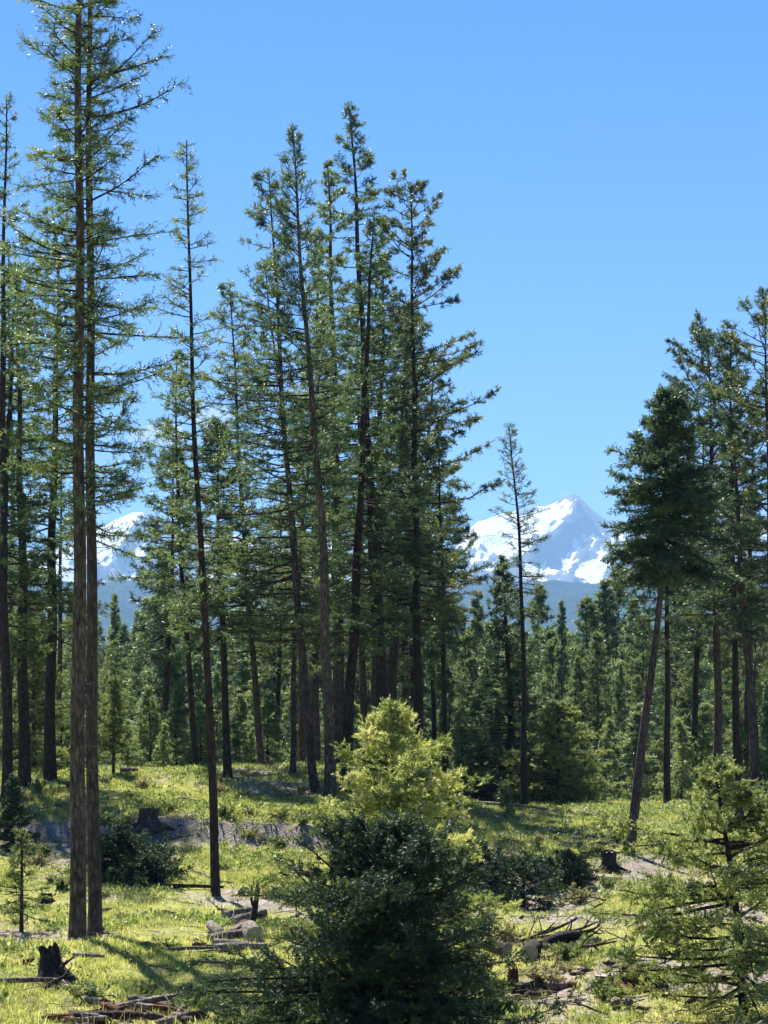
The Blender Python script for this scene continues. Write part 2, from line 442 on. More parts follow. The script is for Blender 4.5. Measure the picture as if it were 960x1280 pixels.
def conifer_parts(root, path, r0, kind='larch', crown=.35, rmax=2.0, nbr=90, ntw=12, nsh=3, seed=0,
                  bark='bark_grey', leaf='larch', nk=8, nl=.07, nw=.012, sl=.16, twl=.42, sides=12,
                  dead=8, hole=.15, flat=0, bare=0.22, flare=.35, tint=(.15, .9), side_w=None, droop=None, up=None, subt=0, bw=1.0, twig_r=.009, clump=0.0, tube_twigs=False):
    nbr = int(nbr * 1.2); ntw = ntw * 1.15; nw *= 1.6; nl *= 1.2
    rng = np.random.default_rng(seed)
    tm, ax, rad = trunk_mesh('trunk', path, r0, MAT[bark], rng, sides, flare)
    obj('trunk', tm, root)
    z0, z1 = ax[0, 2], ax[-1, 2]; H = z1 - z0
    prof = {'larch': prof_larch, 'fir': prof_fir, 'pine': prof_pine, 'spire': prof_spire, 'bushy': prof_bushy}[kind]
    # branch bases along the trunk, in loose whorls
    t = (np.arange(nbr) + rng.random(nbr) * .9) / nbr
    t = 1 - (1 - t) ** 1.0
    h = crown + (1 - crown) * t * .992
    az = rng.random(nbr) * 2 * np.pi
    ln = rmax * prof(t) * (.75 + .5 * rng.random(nbr))
    # uneven outline: sectors that are fuller or emptier at each level
    lob = vnoise(t * 9 + seed, az * 1.3, seed + 7)
    ln *= .5 + 1.05 * lob
    if side_w is not None:      # the crown leans to one side (away from a neighbour)
        ln *= 1 + side_w[1] * np.cos(az - side_w[0])
    keep = rng.random(nbr) > hole
    keep |= t > .93
    if droop is None: droop = {'larch': (-.12, .5), 'fir': (-.30, .55), 'pine': (-.05, .65), 'spire': (-.25, .7), 'bushy': (-.1, .6)}[kind]
    if up is None: up = {'larch': .28, 'fir': .22, 'pine': .32, 'spire': .15, 'bushy': .15}[kind]
    el = droop[0] + (droop[1] - droop[0]) * t ** 1.6 + rng.normal(0, .14, nbr)
    curl = up + rng.normal(0, .22, nbr)
    z = z0 + h * H
    b = np.stack([np.interp(z, ax[:, 2], ax[:, 0]), np.interp(z, ax[:, 2], ax[:, 1]), z], -1)
    m = keep
    b, az, el, ln, curl, t = b[m], az[m], el[m], ln[m], curl[m], t[m]
    ln = np.maximum(ln, .12)
    P = grow(b, az, el, ln, curl, 6, rng)
    br = np.clip(.009 + .011 * ln, .007, .05)[:, None] * np.linspace(1, .22, 6)[None] * bw
    V1, Q1 = tubes(P, br, 3)
    VV = [V1]; QQ = [Q1]; off = len(V1); TB = []
    # bare dead branches under the crown
    if dead:
        zd = z0 + H * rng.uniform(crown * .35, crown * 1.02, dead)
        bd = np.stack([np.interp(zd, ax[:, 2], ax[:, 0]), np.interp(zd, ax[:, 2], ax[:, 1]), zd], -1)
        Pd = grow(bd, rng.random(dead) * 6.283, rng.normal(-.1, .2, dead), rng.uniform(.15, .55, dead) * rmax, rng.normal(-.1, .3, dead), 7, rng, .2)
        rd = np.full((dead, 1), .011) * np.linspace(1, .25, 7)[None]
        Vd, Qd = tubes(Pd, rd, 3); VV.append(Vd); QQ.append(Qd + off); off += len(Vd)
    # twigs
    n = len(P)
    per = np.maximum(2, np.round(ntw * (ln / rmax) ** .7)).astype(int)
    bi = np.repeat(np.arange(n), per)
    s = bare + (1 - bare) * (rng.random(len(bi))) ** .85
    if clump > 0:
        s = np.where(rng.random(len(bi)) < clump, .7 + .3 * rng.random(len(bi)), s)
    pt, tg = path_at(P[bi], s)
    hz = unit(np.cross(tg, np.array([0, 0, 1.0])))
    sgn = np.where(rng.random(len(bi)) < .5, 1, -1)[:, None]
    upv = np.array([0, 0, 1.0])
    ang = np.radians(rng.normal(52, 14, len(bi)))[:, None]
    d = np.cos(ang) * tg + np.sin(ang) * hz * sgn + upv * rng.normal(.02, .28, (len(bi), 1))
    d = unit(d)
    tl = twl * (.35 + .65 * (1 - s)) * (.5 + .8 * rng.random(len(bi))) * np.clip(ln[bi] / rmax + .35, .3, 1.1)
    Pt = grow(pt, np.arctan2(d[:, 1], d[:, 0]), np.arcsin(np.clip(d[:, 2], -1, 1)), tl, rng.normal(.05, .35, len(bi)), 4, rng, .18)
    rt = np.full((len(Pt), 1), twig_r) * np.linspace(1, .4, 4)[None]
    if tube_twigs:
        Vt, Qt = tubes(Pt[:, [0, 2, 3]], rt[:, [0, 2, 3]], 3); VV.append(Vt); QQ.append(Qt + off); off += len(Vt)
    else:                       # far off: each twig two crossed slivers
        sv = unit(np.cross(Pt[:, 3] - Pt[:, 0], np.array([.3, .2, 1.0]))) * twig_r
        uv = unit(np.cross(sv, Pt[:, 3] - Pt[:, 0])) * twig_r
        Vt = np.stack([Pt[:, 0] - sv, Pt[:, 0] + sv, Pt[:, 3], Pt[:, 0] - uv, Pt[:, 0] + uv, Pt[:, 3]], 1).reshape(-1, 3)
        VV.append(Vt); TB.append(np.arange(len(Vt)).reshape(-1, 3) + off); off += len(Vt)
    tb = np.clip(rng.uniform(tint[0], tint[1], n)[bi] + rng.normal(0, .12, len(bi)), 0, 1)
    if subt:
        ti = np.repeat(np.arange(len(Pt)), subt)
        s2 = rng.uniform(.2, 1, len(ti))
        p2, g2 = path_at(Pt[ti], s2)
        h2 = unit(np.cross(g2, np.array([0, 0, 1.0])) + .25 * rng.normal(0, 1, (len(ti), 3)))
        d2 = unit(g2 * .75 + h2 * np.where(rng.random(len(ti)) < .5, .7, -.7)[:, None] + .15 * rng.normal(0, 1, (len(ti), 3)))
        l2 = tl[ti] * rng.uniform(.25, .5, len(ti))
        Ps = grow(p2, np.arctan2(d2[:, 1], d2[:, 0]), np.arcsin(np.clip(d2[:, 2], -1, 1)), l2, rng.normal(0, .3, len(ti)), 4, rng, .15)
        Pt = np.concatenate([Pt, Ps]); tl = np.concatenate([tl, l2]); tb = np.concatenate([tb, np.clip(tb[ti] + rng.normal(.05, .1, len(ti)), 0, 1)])
    bm = raw_mesh('branches', np.concatenate(VV), [np.concatenate(QQ)] + TB, MAT['twig'], True)
    obj('branches', bm, root)['kind'] = 'stuff'
    # needle sprigs on twigs and branch ends
    ti = np.repeat(np.arange(len(Pt)), nsh)
    s3 = (np.tile(np.arange(nsh), len(Pt)) + rng.random(len(ti))) / nsh
    p3, g3 = path_at(Pt[ti], s3 * .98)
    d3 = unit(g3 + .45 * rng.normal(0, 1, (len(ti), 3)))
    L3 = sl * (.6 + .7 * rng.random(len(ti)))
    te = np.repeat(np.arange(n), 4)
    pe, ge = path_at(P[te], 1 - .3 * rng.random(len(te)))
    de = unit(ge + .4 * rng.normal(0, 1, (len(te), 3)))
    # leader
    lp = np.stack([np.interp(np.linspace(z1 - .06 * H, z1, 14), ax[:, 2], ax[:, i]) for i in range(3)], -1)
    ld = unit(np.array([0, 0, 1.0]) + .7 * rng.normal(0, 1, (14, 3)))
    PP = np.concatenate([p3, pe, lp]); DD = np.concatenate([d3, de, ld])
    LL = np.concatenate([L3, np.full(len(te), sl), np.full(14, sl * .8)])
    TT = np.concatenate([np.clip(tb[ti] + .12 * (s3 - .5), 0, 1), np.clip(rng.uniform(tint[0], tint[1], len(te)) + .1, 0, 1), np.full(14, .7)])
    Vn, Fn, tt = needles(PP, DD, LL, nk, nl, nw, rng, 50, TT, flat)
    cm = raw_mesh('crown', Vn, [Fn], MAT[leaf], False, {'tint': ('FACE', tt)})
    obj('crown', cm, root)['kind'] = 'stuff'
    return len(Fn) + 2 * len(np.concatenate(QQ))

TRI = [0]
def px_tree(label, pts, D, width, base=None, group=None, name='conifer_tree', cat='tree', **kw):
    """a tree standing at distance D whose stem runs through pts (picture coordinates, bottom to top); width = stem width at the foot, pixels"""
    w = [at(x, y, D) for x, y in pts]
    x0, y0 = w[0].x, D
    zg = gz(x0, y0)
    low = min(zg, w[0].z)
    base = Vector((x0, y0, zg))
    path = [(0, 0, -.15)] + [(q.x - x0, 0, q.z - zg) for q in w if q.z - zg > .05]
    path = np.array(path)
    # a little lean in depth too
    rng = np.random.default_rng(kw.get('seed', 0) + 500)
    path[:, 1] += rng.normal(0, .25) * (np.clip(path[:, 2], 0, None) / path[-1, 2]) ** 1.5
    root = thing(name, label, cat, base, 0, group)
    TRI[0] += conifer_parts(root, path, width / F * D / 2, **kw)
    return root

def copy_tree(src, loc, rz, sc, label=None, group=None):
    c = src.copy(); COL.objects.link(c)
    c.location = loc; c.rotation_euler = (0, 0, rz); c.scale = sc
    if label: c['label'] = label
    if group: c['group'] = group
    for ch in src.children:
        d = ch.copy(); COL.objects.link(d); d.parent = c
    return c

# ================================================================== THE SETTING
def axis(fine0, fine1, step, far, g=1.28):
    a = list(np.arange(fine0, fine1 + 1e-6, step))
    s = step; v = fine1
    hi = []
    while v < far[1]:
        s *= g; v += s; hi.append(v)
    s = step; v = fine0
    lo = []
    while v > far[0]:
        s *= g; v -= s; lo.append(v)
    return np.array(lo[::-1] + a + hi)

gx = axis(-17, 17, .28, (-15000, 15000))
gy = axis(21, 92, .32, (-300, 15500))
X, Y = np.meshgrid(gx, gy)
Z = ground_z(X, Y)
band = np.exp(-((Y - 59.0 - .8 * fbm(X * .25, Y * 0, 2, 77)) / .95) ** 2) * (1 - sstep(-1, 3, X))
path_d = .55 * np.exp(-((Y - 66 - .2 * X) / 2.2) ** 2) * sstep(2, 5, X)
spots = np.clip(fbm(X * .30, Y * .22, 3, 91) * 2.0 + .10, 0, 1)
hollow = .8 * np.exp(-((X - 3.4) / 2.0) ** 2 - ((Y - 52.5) / 4.5) ** 2)  # cast shadow put into the ground colour as a patch of bare soil
dirt_shade = np.clip(band * 1.0 + hollow + path_d + .75 * spots + .8 * sstep(84, 100, Y), 0, 1)
ny, nx = X.shape
I = np.arange(nx * ny).reshape(ny, nx)
Qg = np.stack([I[:-1, :-1], I[:-1, 1:], I[1:, 1:], I[1:, :-1]], -1).reshape(-1, 4)
gm = raw_mesh('ground', np.stack([X, Y, Z], -1).reshape(-1, 3), [Qg], MAT['ground'], True, {'dirt_shade': ('POINT', dirt_shade.ravel())})
ground = tag(obj('ground', gm), 'grassy clearing rising to a low mound with bare soil patches', None, kind='structure')

def dirt_shade_at(x, y):
    b = np.exp(-((y - 59.0 - .8 * fbm(x * .25, y * 0, 2, 77)) / .95) ** 2) * (1 - sstep(-1, 3, x))
    pd = .55 * np.exp(-((y - 66 - .2 * x) / 2.2) ** 2) * sstep(2, 5, x)
    sp = np.clip(fbm(x * .30, y * .22, 3, 91) * 2.0 + .10, 0, 1)
    b = b + .8 * np.exp(-((x - 3.4) / 2.0) ** 2 - ((y - 52.5) / 4.5) ** 2)  # same shadow patch as on the ground mesh
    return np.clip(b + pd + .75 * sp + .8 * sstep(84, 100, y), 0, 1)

# ------------------------------------------------------------------ mountains
def mountain():
    DM = 12000.0
    prof = [(-2600, 800), (-1500, 740), (-700, 700), (-300, 705), (-100, 690), (0, 694), (60, 690), (100, 676), (140, 652), (165, 641), (185, 640), (215, 655), (250, 676), (290, 668), (340, 678), (400, 668), (450, 676), (500, 690), (540, 697),
            (560, 690), (572, 676), (586, 662), (597, 652), (608, 650), (624, 643), (650, 638), (664, 633), (682, 633), (695, 628), (704, 620), (714, 616), (724, 621), (740, 637), (757, 649), (775, 654), (810, 668), (845, 662), (880, 651), (905, 650), (935, 657), (970, 664), (1060, 690), (1300, 720), (1900, 760), (3400, 820)]
    pxs = np.array([p[0] for p in prof], float); pys = np.array([p[1] for p in prof], float)
    xs = np.concatenate([np.arange(-9000, -2300, 110), np.arange(-2300, 2300, 17), np.arange(2300, 9001, 110)])
    ys = np.concatenate([np.arange(8300, 12000, 32), np.arange(12000, 14200, 60)])
    X, Y = np.meshgrid(xs, ys)
    wx = 260 * fbm(X / 900, Y / 900, 3, 301); 
    d = (DM - Y) / 3600.0                 # 0 at the crest, 1 at the foot in front
    k = sstep(.03, .55, np.abs(d))
    rx = X + wx * k * 1.2
    ridge = EYE + (HY - np.interp(rx / DM * F + HX, pxs, pys)) / F * DM
    rsm = 0
    for o in (-420, -280, -140, 0, 140, 280, 420):
        rsm = rsm + (EYE + (HY - np.interp((X + o) / DM * F + HX, pxs, pys)) / F * DM) / 7
    ridge = ridge * (1 - k) + rsm * k
    foot = 520.0
    f = np.where(d >= 0, 1 - np.clip(d, 0, 1) ** .85, 1 - np.clip(-d / .6, 0, 1) ** .8)
    Z = foot * np.clip(1.1 - np.abs(d), 0, 1) + (ridge - foot) * np.clip(f, 0, 1)
    amp = sstep(0.0, .16, np.abs(d)) * (1 - .7 * sstep(.6, 1, np.abs(d)))
    rg = ridged((X + wx + 260 * d) / 620, (Y + 300) / 1500, 5, 317)
    Z = Z + amp * 380 * (rg - .62)
    Z = Z + 34 * sstep(.01, .1, np.abs(d)) * fbm(X / 150, Y / 150, 4, 333, .6)
    Z = Z + 75 * sstep(.015, .1, np.abs(d)) * (ridged((X + .35 * Y) / 210, Y / 420, 4, 371) - .5)
    # spur coming down from the summit towards the valley
    for dx0, run, h_, w_ in ((0, 520, 130, 130), (-230, -150, 70, 110), (330, 500, 60, 90)):
        sx = X - (at(714, 0, DM).x + dx0 + run * d)
        Z = Z + h_ * np.exp(-np.abs(sx / w_) ** 1.4) * sstep(.03, .2, d) * (1 - sstep(.35, .8, d))
    gyv, gxv = np.gradient(Z, ys, xs)
    slope = np.hypot(gxv, gyv)
    cur = Z - (np.roll(Z, 4, 1) + np.roll(Z, -4, 1) + np.roll(Z, 3, 0) + np.roll(Z, -3, 0)) * .25
    alt = sstep(720, 1350, Z)
    sn = .26 + .40 * alt - .70 * np.clip(slope - .80, -.4, .8) - .014 * np.clip(cur, -22, 22)
    sn = sn - .34 * sstep(.05, .6, -gxv) + .20 * sstep(.05, .6, gxv)       # snow lasts on the lee side
    sn = sn - .03 + .42 * fbm(X / 420 + .2 * Y / 420, Y / 700, 3, 351) + .75 * fbm((X + .5 * Y) / 130, Y / 300, 4, 357, .65)
    sn = np.where(Z < 700, sn - .5 * sstep(0, 120, 700 - Z), sn)
    ny, nx = X.shape
    I = np.arange(nx * ny).reshape(ny, nx)
    Q = np.stack([I[:-1, :-1], I[:-1, 1:], I[1:, 1:], I[1:, :-1]], -1).reshape(-1, 4)
    me = raw_mesh('mountain', np.stack([X, Y, Z], -1).reshape(-1, 3), [Q], MAT['snow_rock'], True, {'snow': ('POINT', sn.ravel())})
    tag(obj('mountain', me), 'snow patched rocky mountain range with one pointed summit', None, kind='structure')

def hills():
    DH = 7200.0
    prof = [(-3000, 800), (-900, 745), (-200, 728), (0, 722), (120, 730), (180, 726), (330, 722), (450, 730), (560, 733), (640, 728), (700, 727), (760, 730), (860, 722), (960, 728), (1500, 745), (3800, 810)]
    pxs = np.array([p[0] for p in prof], float); pys = np.array([p[1] for p in prof], float)
    xs = np.concatenate([np.arange(-8000, -1800, 110), np.arange(-1800, 1800, 24), np.arange(1800, 8001, 110)])
    ys = np.concatenate([np.arange(3600, 7200, 70), np.arange(7200, 8500, 70)])
    X, Y = np.meshgrid(xs, ys)
    d = (DH - Y) / 3500.0
    ridge = EYE + (HY - np.interp((X + 120 * fbm(X / 700, Y / 700, 3, 401)) / DH * F + HX, pxs, pys)) / F * DH
    Z = -25 + (ridge + 25) * np.where(d >= 0, 1 - np.clip(d, 0, 1) ** .9, 1 - np.clip(-d / .5, 0, 1) ** 1.3)
    Z = Z + 90 * sstep(.04, .3, np.abs(d)) * (1 - sstep(.75, 1, np.abs(d))) * fbm(X / 600, Y / 600, 4, 411)
    Z = Z + 7 * vnoise(X / 24, Y / 40, 421)
    ny, nx = X.shape
    I = np.arange(nx * ny).reshape(ny, nx)
    Q = np.stack([I[:-1, :-1], I[:-1, 1:], I[1:, 1:], I[1:, :-1]], -1).reshape(-1, 4)
    me = raw_mesh('hills', np.stack([X, Y, Z], -1).reshape(-1, 3), [Q], MAT['far_forest'], True)
    tag(obj('hills', me), 'blue wooded foothills below the snowy range', None, kind='structure')
mountain(); hills()

# ================================================================== TREES
import time as _t
_t0 = _t.time()
L = dict(kind='larch', leaf='larch')
FI = dict(kind='fir', leaf='fir')
PI_ = dict(kind='pine', leaf='pine')

# the twin larches on the flat
px_tree('tallest front larch of the twin pair, tan scaly trunk in full sun', [(96, 1180), (98, 900), (99, 500), (98, 0), (97, -330)], 39, 19,
        name='larch_tree', group='twin larches on the flat', crown=.36, rmax=1.15, nbr=170, ntw=15, nsh=3, seed=3, bark='bark_tan', nl=.055, nw=.011, twl=.42, sides=18, dead=26, hole=0.2, side_w=(math.pi, .15), **L)
px_tree('rear larch of the twin pair, darker trunk half hidden by the tan one', [(118, 1164), (115.5, 900), (113.5, 500), (112, 0), (113, -300)], 41, 15.5,
        name='larch_tree', group='twin larches on the flat', crown=.34, rmax=1.35, nbr=180, ntw=15, nsh=3, seed=11, bark='bark_grey', nl=.055, nw=.011, twl=.45, sides=18, dead=22, hole=0.22, side_w=(0, .22), **L)
# left edge
px_tree('dark trunked larch left of the twin larches with a ragged rounded top', [(10, 975), (4, 700), (3, 400), (6, 200), (8, 118)], 66, 13,
        name='larch_tree', crown=0.32, rmax=1.5, nbr=90, ntw=13, nsh=3, seed=21, bark='bark_dark', nl=.07, nw=.013, sides=10, **L)
px_tree('thin bare stemmed larch rising beside the dark trunk left of the twins', [(8, 965), (14, 800), (16, 600), (10, 380), (12, 300)], 80, 9,
        name='larch_tree', crown=0.28, rmax=1.6, nbr=80, ntw=12, nsh=3, seed=22, bark='bark_grey', nl=.075, nw=.015, sides=8, **L)
px_tree('thick dark fir with a crooked side limb just left of the twin larches', [(62, 965), (64, 800), (66, 640), (70, 480), (74, 360), (66, 258)], 72, 15,
        name='fir_tree', crown=0.26, rmax=2.3, nbr=120, ntw=14, nsh=3, seed=24, bark='bark_dark', nl=.085, nw=.018, sides=10, droop=(-.1, .6), tint=(.3, 1), kind='larch', leaf='larch')
px_tree('slim grey stem close against the thick dark fir', [(74, 965), (75, 800), (77, 690), (78, 560)], 90, 8,
        name='conifer_tree', crown=.55, rmax=1.0, nbr=36, ntw=10, nsh=3, seed=25, bark='bark_grey', nl=.08, nw=.018, sides=8, **FI)
# the lone larch on the flat
px_tree('slender sparse larch standing alone on the flat, slightly bowed stem', [(270, 1130), (266, 1000), (262, 860), (252, 700), (243, 520), (238, 330), (236, 183)], 50, 10.5,
        name='larch_tree', crown=.36, rmax=.98, nbr=125, ntw=11, nsh=2, seed=31, bark='bark_dark', nl=.05, nw=.010, sides=14, hole=.2, twl=.36, **L)
px_tree('small thin fir behind the lone slender larch', [(246, 960), (235, 820), (222, 640), (220, 510), (221, 440)], 78, 8,
        name='fir_tree', crown=.38, rmax=1.6, nbr=90, ntw=12, nsh=3, seed=33, bark='bark_dark', nl=.08, nw=.018, sides=8, kind='fir', leaf='larch')
px_tree('dark layered fir with flat drooping boughs right of the lone larch', [(284, 960), (282, 860), (275, 720), (272, 600), (272, 528)], 72, 10,
        name='fir_tree', crown=.40, rmax=2.0, nbr=120, ntw=17, nsh=3, seed=35, bark='bark_dark', nl=.08, nw=.018, sides=10, droop=(-.35, .6), **FI)
# the central cluster
px_tree('leaning larch with a clean pale trunk at the front of the central cluster', [(413, 985), (408, 820), (402, 640), (390, 500), (378, 350), (370, 230), (367, 168)], 66, 14,
        name='larch_tree', crown=0.46, rmax=1.7, nbr=120, ntw=13, nsh=3, seed=41, bark='bark_tan', nl=.06, nw=.013, sides=14, droop=(-.05, .8), up=.45, side_w=(math.pi, .2), **L)
px_tree('larch with a foot bent like a hockey stick, left in the central cluster', [(396, 998), (388, 940), (381, 860), (370, 720), (360, 600), (350, 450), (344, 320), (336, 215)], 68, 11,
        name='larch_tree', crown=0.24, rmax=2.0, nbr=180, ntw=14, nsh=3, seed=43, bark='bark_grey', nl=.07, nw=.015, sides=12, side_w=(math.pi, .35), twl=.5, flare=.2, **L)
px_tree('tallest straight fir spire of the central cluster', [(482, 962), (478, 880), (466, 680), (458, 520), (450, 350), (443, 220), (437, 128)], 76, 17,
        name='fir_tree', crown=0.24, rmax=2.2, nbr=180, ntw=17, nsh=3, seed=45, bark='bark_dark', nl=.08, nw=.017, sides=14, kind='fir', leaf='larch', droop=(-.25, .4), tint=(.0, .7), side_w=(math.pi, .1))
px_tree('round topped pine on the right of the central cluster', [(524, 958), (522, 860), (520, 650), (517, 480), (515, 330), (513, 232)], 78, 12,
        name='pine_tree', crown=0.28, rmax=2.15, nbr=135, ntw=17, nsh=3, seed=47, bark='bark_dark', nl=.10, nw=.019, sides=12, clump=0.35, bare=0.22, side_w=(0, .18), **PI_)
px_tree('pale green fir filling the middle of the central cluster behind the leaning larch', [(424, 955), (423, 880), (421, 700), (419, 560), (415, 380), (410, 200)], 86, 16,
        name='fir_tree', crown=0.26, rmax=2.1, nbr=170, ntw=16, nsh=3, seed=49, bark='bark_grey', nl=.09, nw=.019, sides=12, kind='fir', leaf='larch', tint=(.3, 1), droop=(-.15, .5))
px_tree('slim fir stem between the two thickest trunks of the central cluster', [(456, 955), (454, 850), (452, 700), (449, 560), (446, 380)], 88, 10,
        name='fir_tree', crown=0.3, rmax=1.7, nbr=100, ntw=14, nsh=3, seed=51, bark='bark_grey', nl=.09, nw=.02, sides=10, **FI)
px_tree('thick grey trunked fir leaning right behind the tallest spire', [(489, 955), (490, 880), (494, 720), (502, 560), (508, 400)], 92, 15,
        name='fir_tree', crown=0.28, rmax=2.0, nbr=140, ntw=15, nsh=3, seed=53, bark='bark_grey', nl=.095, nw=.02, sides=12, **FI)
px_tree('thin dark fir pole on the right fringe of the central cluster', [(556, 955), (555, 850), (553, 700), (549, 600), (548, 520)], 84, 8,
        name='fir_tree', crown=0.3, rmax=1.25, nbr=100, ntw=14, nsh=3, seed=55, bark='bark_dark', nl=.085, nw=.018, sides=8, droop=(-.45, .6), side_w=(0, .15), **FI)
px_tree('thin dark pole inside the right fringe of the central cluster', [(543, 955), (541, 850), (538, 740), (536, 600)], 95, 7,
        name='fir_tree', crown=.45, rmax=1.3, nbr=60, ntw=13, nsh=3, seed=57, bark='bark_dark', nl=.09, nw=.02, sides=8, **FI)
px_tree('loose yellow green larch on the left fringe of the central cluster', [(378, 960), (376, 800), (366, 640), (352, 500), (338, 400), (332, 330)], 82, 8,
        name='larch_tree', crown=0.26, rmax=2.1, nbr=130, ntw=14, nsh=3, seed=59, bark='bark_grey', nl=.085, nw=.017, sides=8, side_w=(math.pi, .25), **L)
# right of the gap
px_tree('half dead spindly larch with stubby bare branches in the open gap', [(655, 1002), (655, 880), (653, 760), (649, 660), (641, 580), (637, 531)], 82, 8,
        name='larch_tree', crown=.50, rmax=1.15, nbr=95, ntw=9, nsh=2, seed=61, bark='bark_dark', nl=.06, nw=.012, sides=8, hole=.12, dead=16, droop=(-.05, .7), twl=.30, **L)
px_tree('dense dark fir at the foot of the half dead larch', [(640, 1000), (637, 860), (630, 740), (627, 698)], 88, 11,
        name='fir_tree', crown=.06, rmax=2.5, nbr=190, ntw=16, nsh=3, seed=63, bark='bark_dark', nl=.085, nw=.02, sides=8, kind='spire', leaf='fir', hole=.04, dead=0)
px_tree('leaning fir with a long bare curved trunk and a heavy dark crown', [(786, 1080), (792, 1010), (803, 930), (816, 840), (826, 740), (831, 640), (833, 560), (834, 486)], 58, 12,
        name='fir_tree', crown=.60, rmax=1.7, nbr=200, ntw=22, nsh=4, seed=65, bark='bark_grey', nl=.065, nw=.016, sides=14, kind='fir', leaf='fir', hole=.03, dead=14, droop=(-.35, .5), tint=(.0, .75), bare=.1, side_w=(0, .08))
px_tree('straight dark pole just behind the leaning fir', [(834, 1000), (834, 880), (834, 760), (836, 640), (838, 560)], 84, 9,
        name='fir_tree', crown=.45, rmax=1.3, nbr=80, ntw=13, nsh=3, seed=67, bark='bark_dark', nl=.085, nw=.018, sides=8, **FI)
px_tree('bushy topped pine between the leaning fir and the tall right fir', [(898, 1000), (897, 860), (894, 700), (889, 560), (884, 426)], 78, 12,
        name='pine_tree', crown=.42, rmax=2.1, nbr=120, ntw=17, nsh=3, seed=69, bark='bark_grey', nl=.095, nw=.019, sides=10, clump=0.35, bare=0.22, side_w=(math.pi, .1), **PI_)
px_tree('tall right fir with a pointed open top', [(923, 1000), (919, 860), (915, 680), (913, 540), (911, 418)], 74, 10,
        name='fir_tree', crown=.40, rmax=2.0, nbr=130, ntw=15, nsh=3, seed=71, bark='bark_dark', nl=.08, nw=.017, sides=10, kind='larch', leaf='fir', droop=(-.25, .5), tint=(.1, .9))
px_tree('thick reddish trunked fir leaning left behind the yellow green sapling', [(948, 1005), (940, 880), (930, 760), (922, 640), (918, 520)], 70, 14,
        name='fir_tree', crown=.48, rmax=1.3, nbr=80, ntw=14, nsh=3, seed=73, bark='bark_grey', nl=.08, nw=.017, sides=12, **FI)
px_tree('tufted pine right of the tall pointed fir', [(968, 1000), (966, 850), (962, 650), (958, 500), (956, 388)], 70, 12,
        name='pine_tree', crown=.42, rmax=1.7, nbr=80, ntw=15, nsh=3, seed=75, bark='bark_grey', nl=.09, nw=.017, sides=10, clump=.6, bare=0.25, **PI_)
px_tree('plain larch growing just past the tufted pine', [(1040, 1010), (1042, 700), (1040, 360)], 72, 13,
        name='larch_tree', crown=.4, rmax=1.5, nbr=70, ntw=10, nsh=3, seed=77, bark='bark_grey', nl=.09, nw=.02, sides=8, **L)

ALL = {o['label']: o for o in COL.objects if o.get('label') and o.get('category') == 'tree'}
def again(start, label, px, ytop, D, rz, wid=1.0):
    src = [o for k, o in ALL.items() if k.startswith(start)][0]
    x = (px - HX) / F * D; z = gz(x, D)
    h = max(v.co.z for v in src.children[0].data.vertices)
    sc = (EYE + (HY - ytop) / F * D - z) / h
    c = copy_tree(src, (x, D, z), rz, (sc * wid, sc * wid, sc), label)
    if 'group' in c: del c['group']
    return c
again('pale green fir filling', 'second pale fir behind the tallest spire of the central cluster', 470, 320, 79, 2.2, 1.15)
again('tallest straight fir', 'shaded fir behind the round topped pine', 522, 420, 100, 1.2, 1.1)
again('larch with a foot bent', 'feathery larch behind the bent foot larch', 330, 360, 78, 0.4, 1.0)
again('pale green fir filling', 'pale fir behind the leaning larch of the central cluster', 392, 300, 104, 4.0, 1.0)
again('round topped pine', 'smaller pine behind the right fringe of the central cluster', 505, 380, 104, 2.0, 1.0)
again('thick dark fir with', 'bushy pale fir behind the dark trunked larch', 30, 330, 70, 2.5, 1.1)
again('tallest straight fir', 'shaded fir left of the thick dark fir', -14, 330, 68, 3.5, 1.0)
again('dark layered fir', 'second layered fir behind the lone larch', 205, 560, 96, 2.5, 1.0)
again('bushy topped pine', 'bushy pine behind the tall right fir', 935, 480, 92, 1.5, 1.1)
again('tall right fir', 'fir filling the space behind the leaning fir', 865, 540, 94, 2.5, 1.2)

again('tallest straight fir', 'fir between the leaning larch and the tallest spire', 432, 270, 68, 2.9, 1.0)
again('loose yellow green', 'yellow green larch behind the bent foot larch', 366, 400, 73, 3.3, 1.0)
again('thick grey trunked fir', 'stout fir in the back of the central cluster', 520, 440, 108, 0.8, 1.0)
again('small thin fir', 'small thin fir under the central cluster', 345, 600, 92, 1.9, 1.2)
# ------------------------------------------------------------------ forest beyond the mound
def proto(name, label, H, r0, seed, group, **kw):
    rng = np.random.default_rng(seed)
    path = np.array([(0, 0, -.3), (rng.normal(0, .1), rng.normal(0, .1), H * .5), (rng.normal(0, .15), rng.normal(0, .15), H)])
    root = thing(name, label, 'tree', (0, 0, 0), 0, group)
    TRI[0] += conifer_parts(root, path, r0, seed=seed, **kw)
    root['H'] = H
    return root

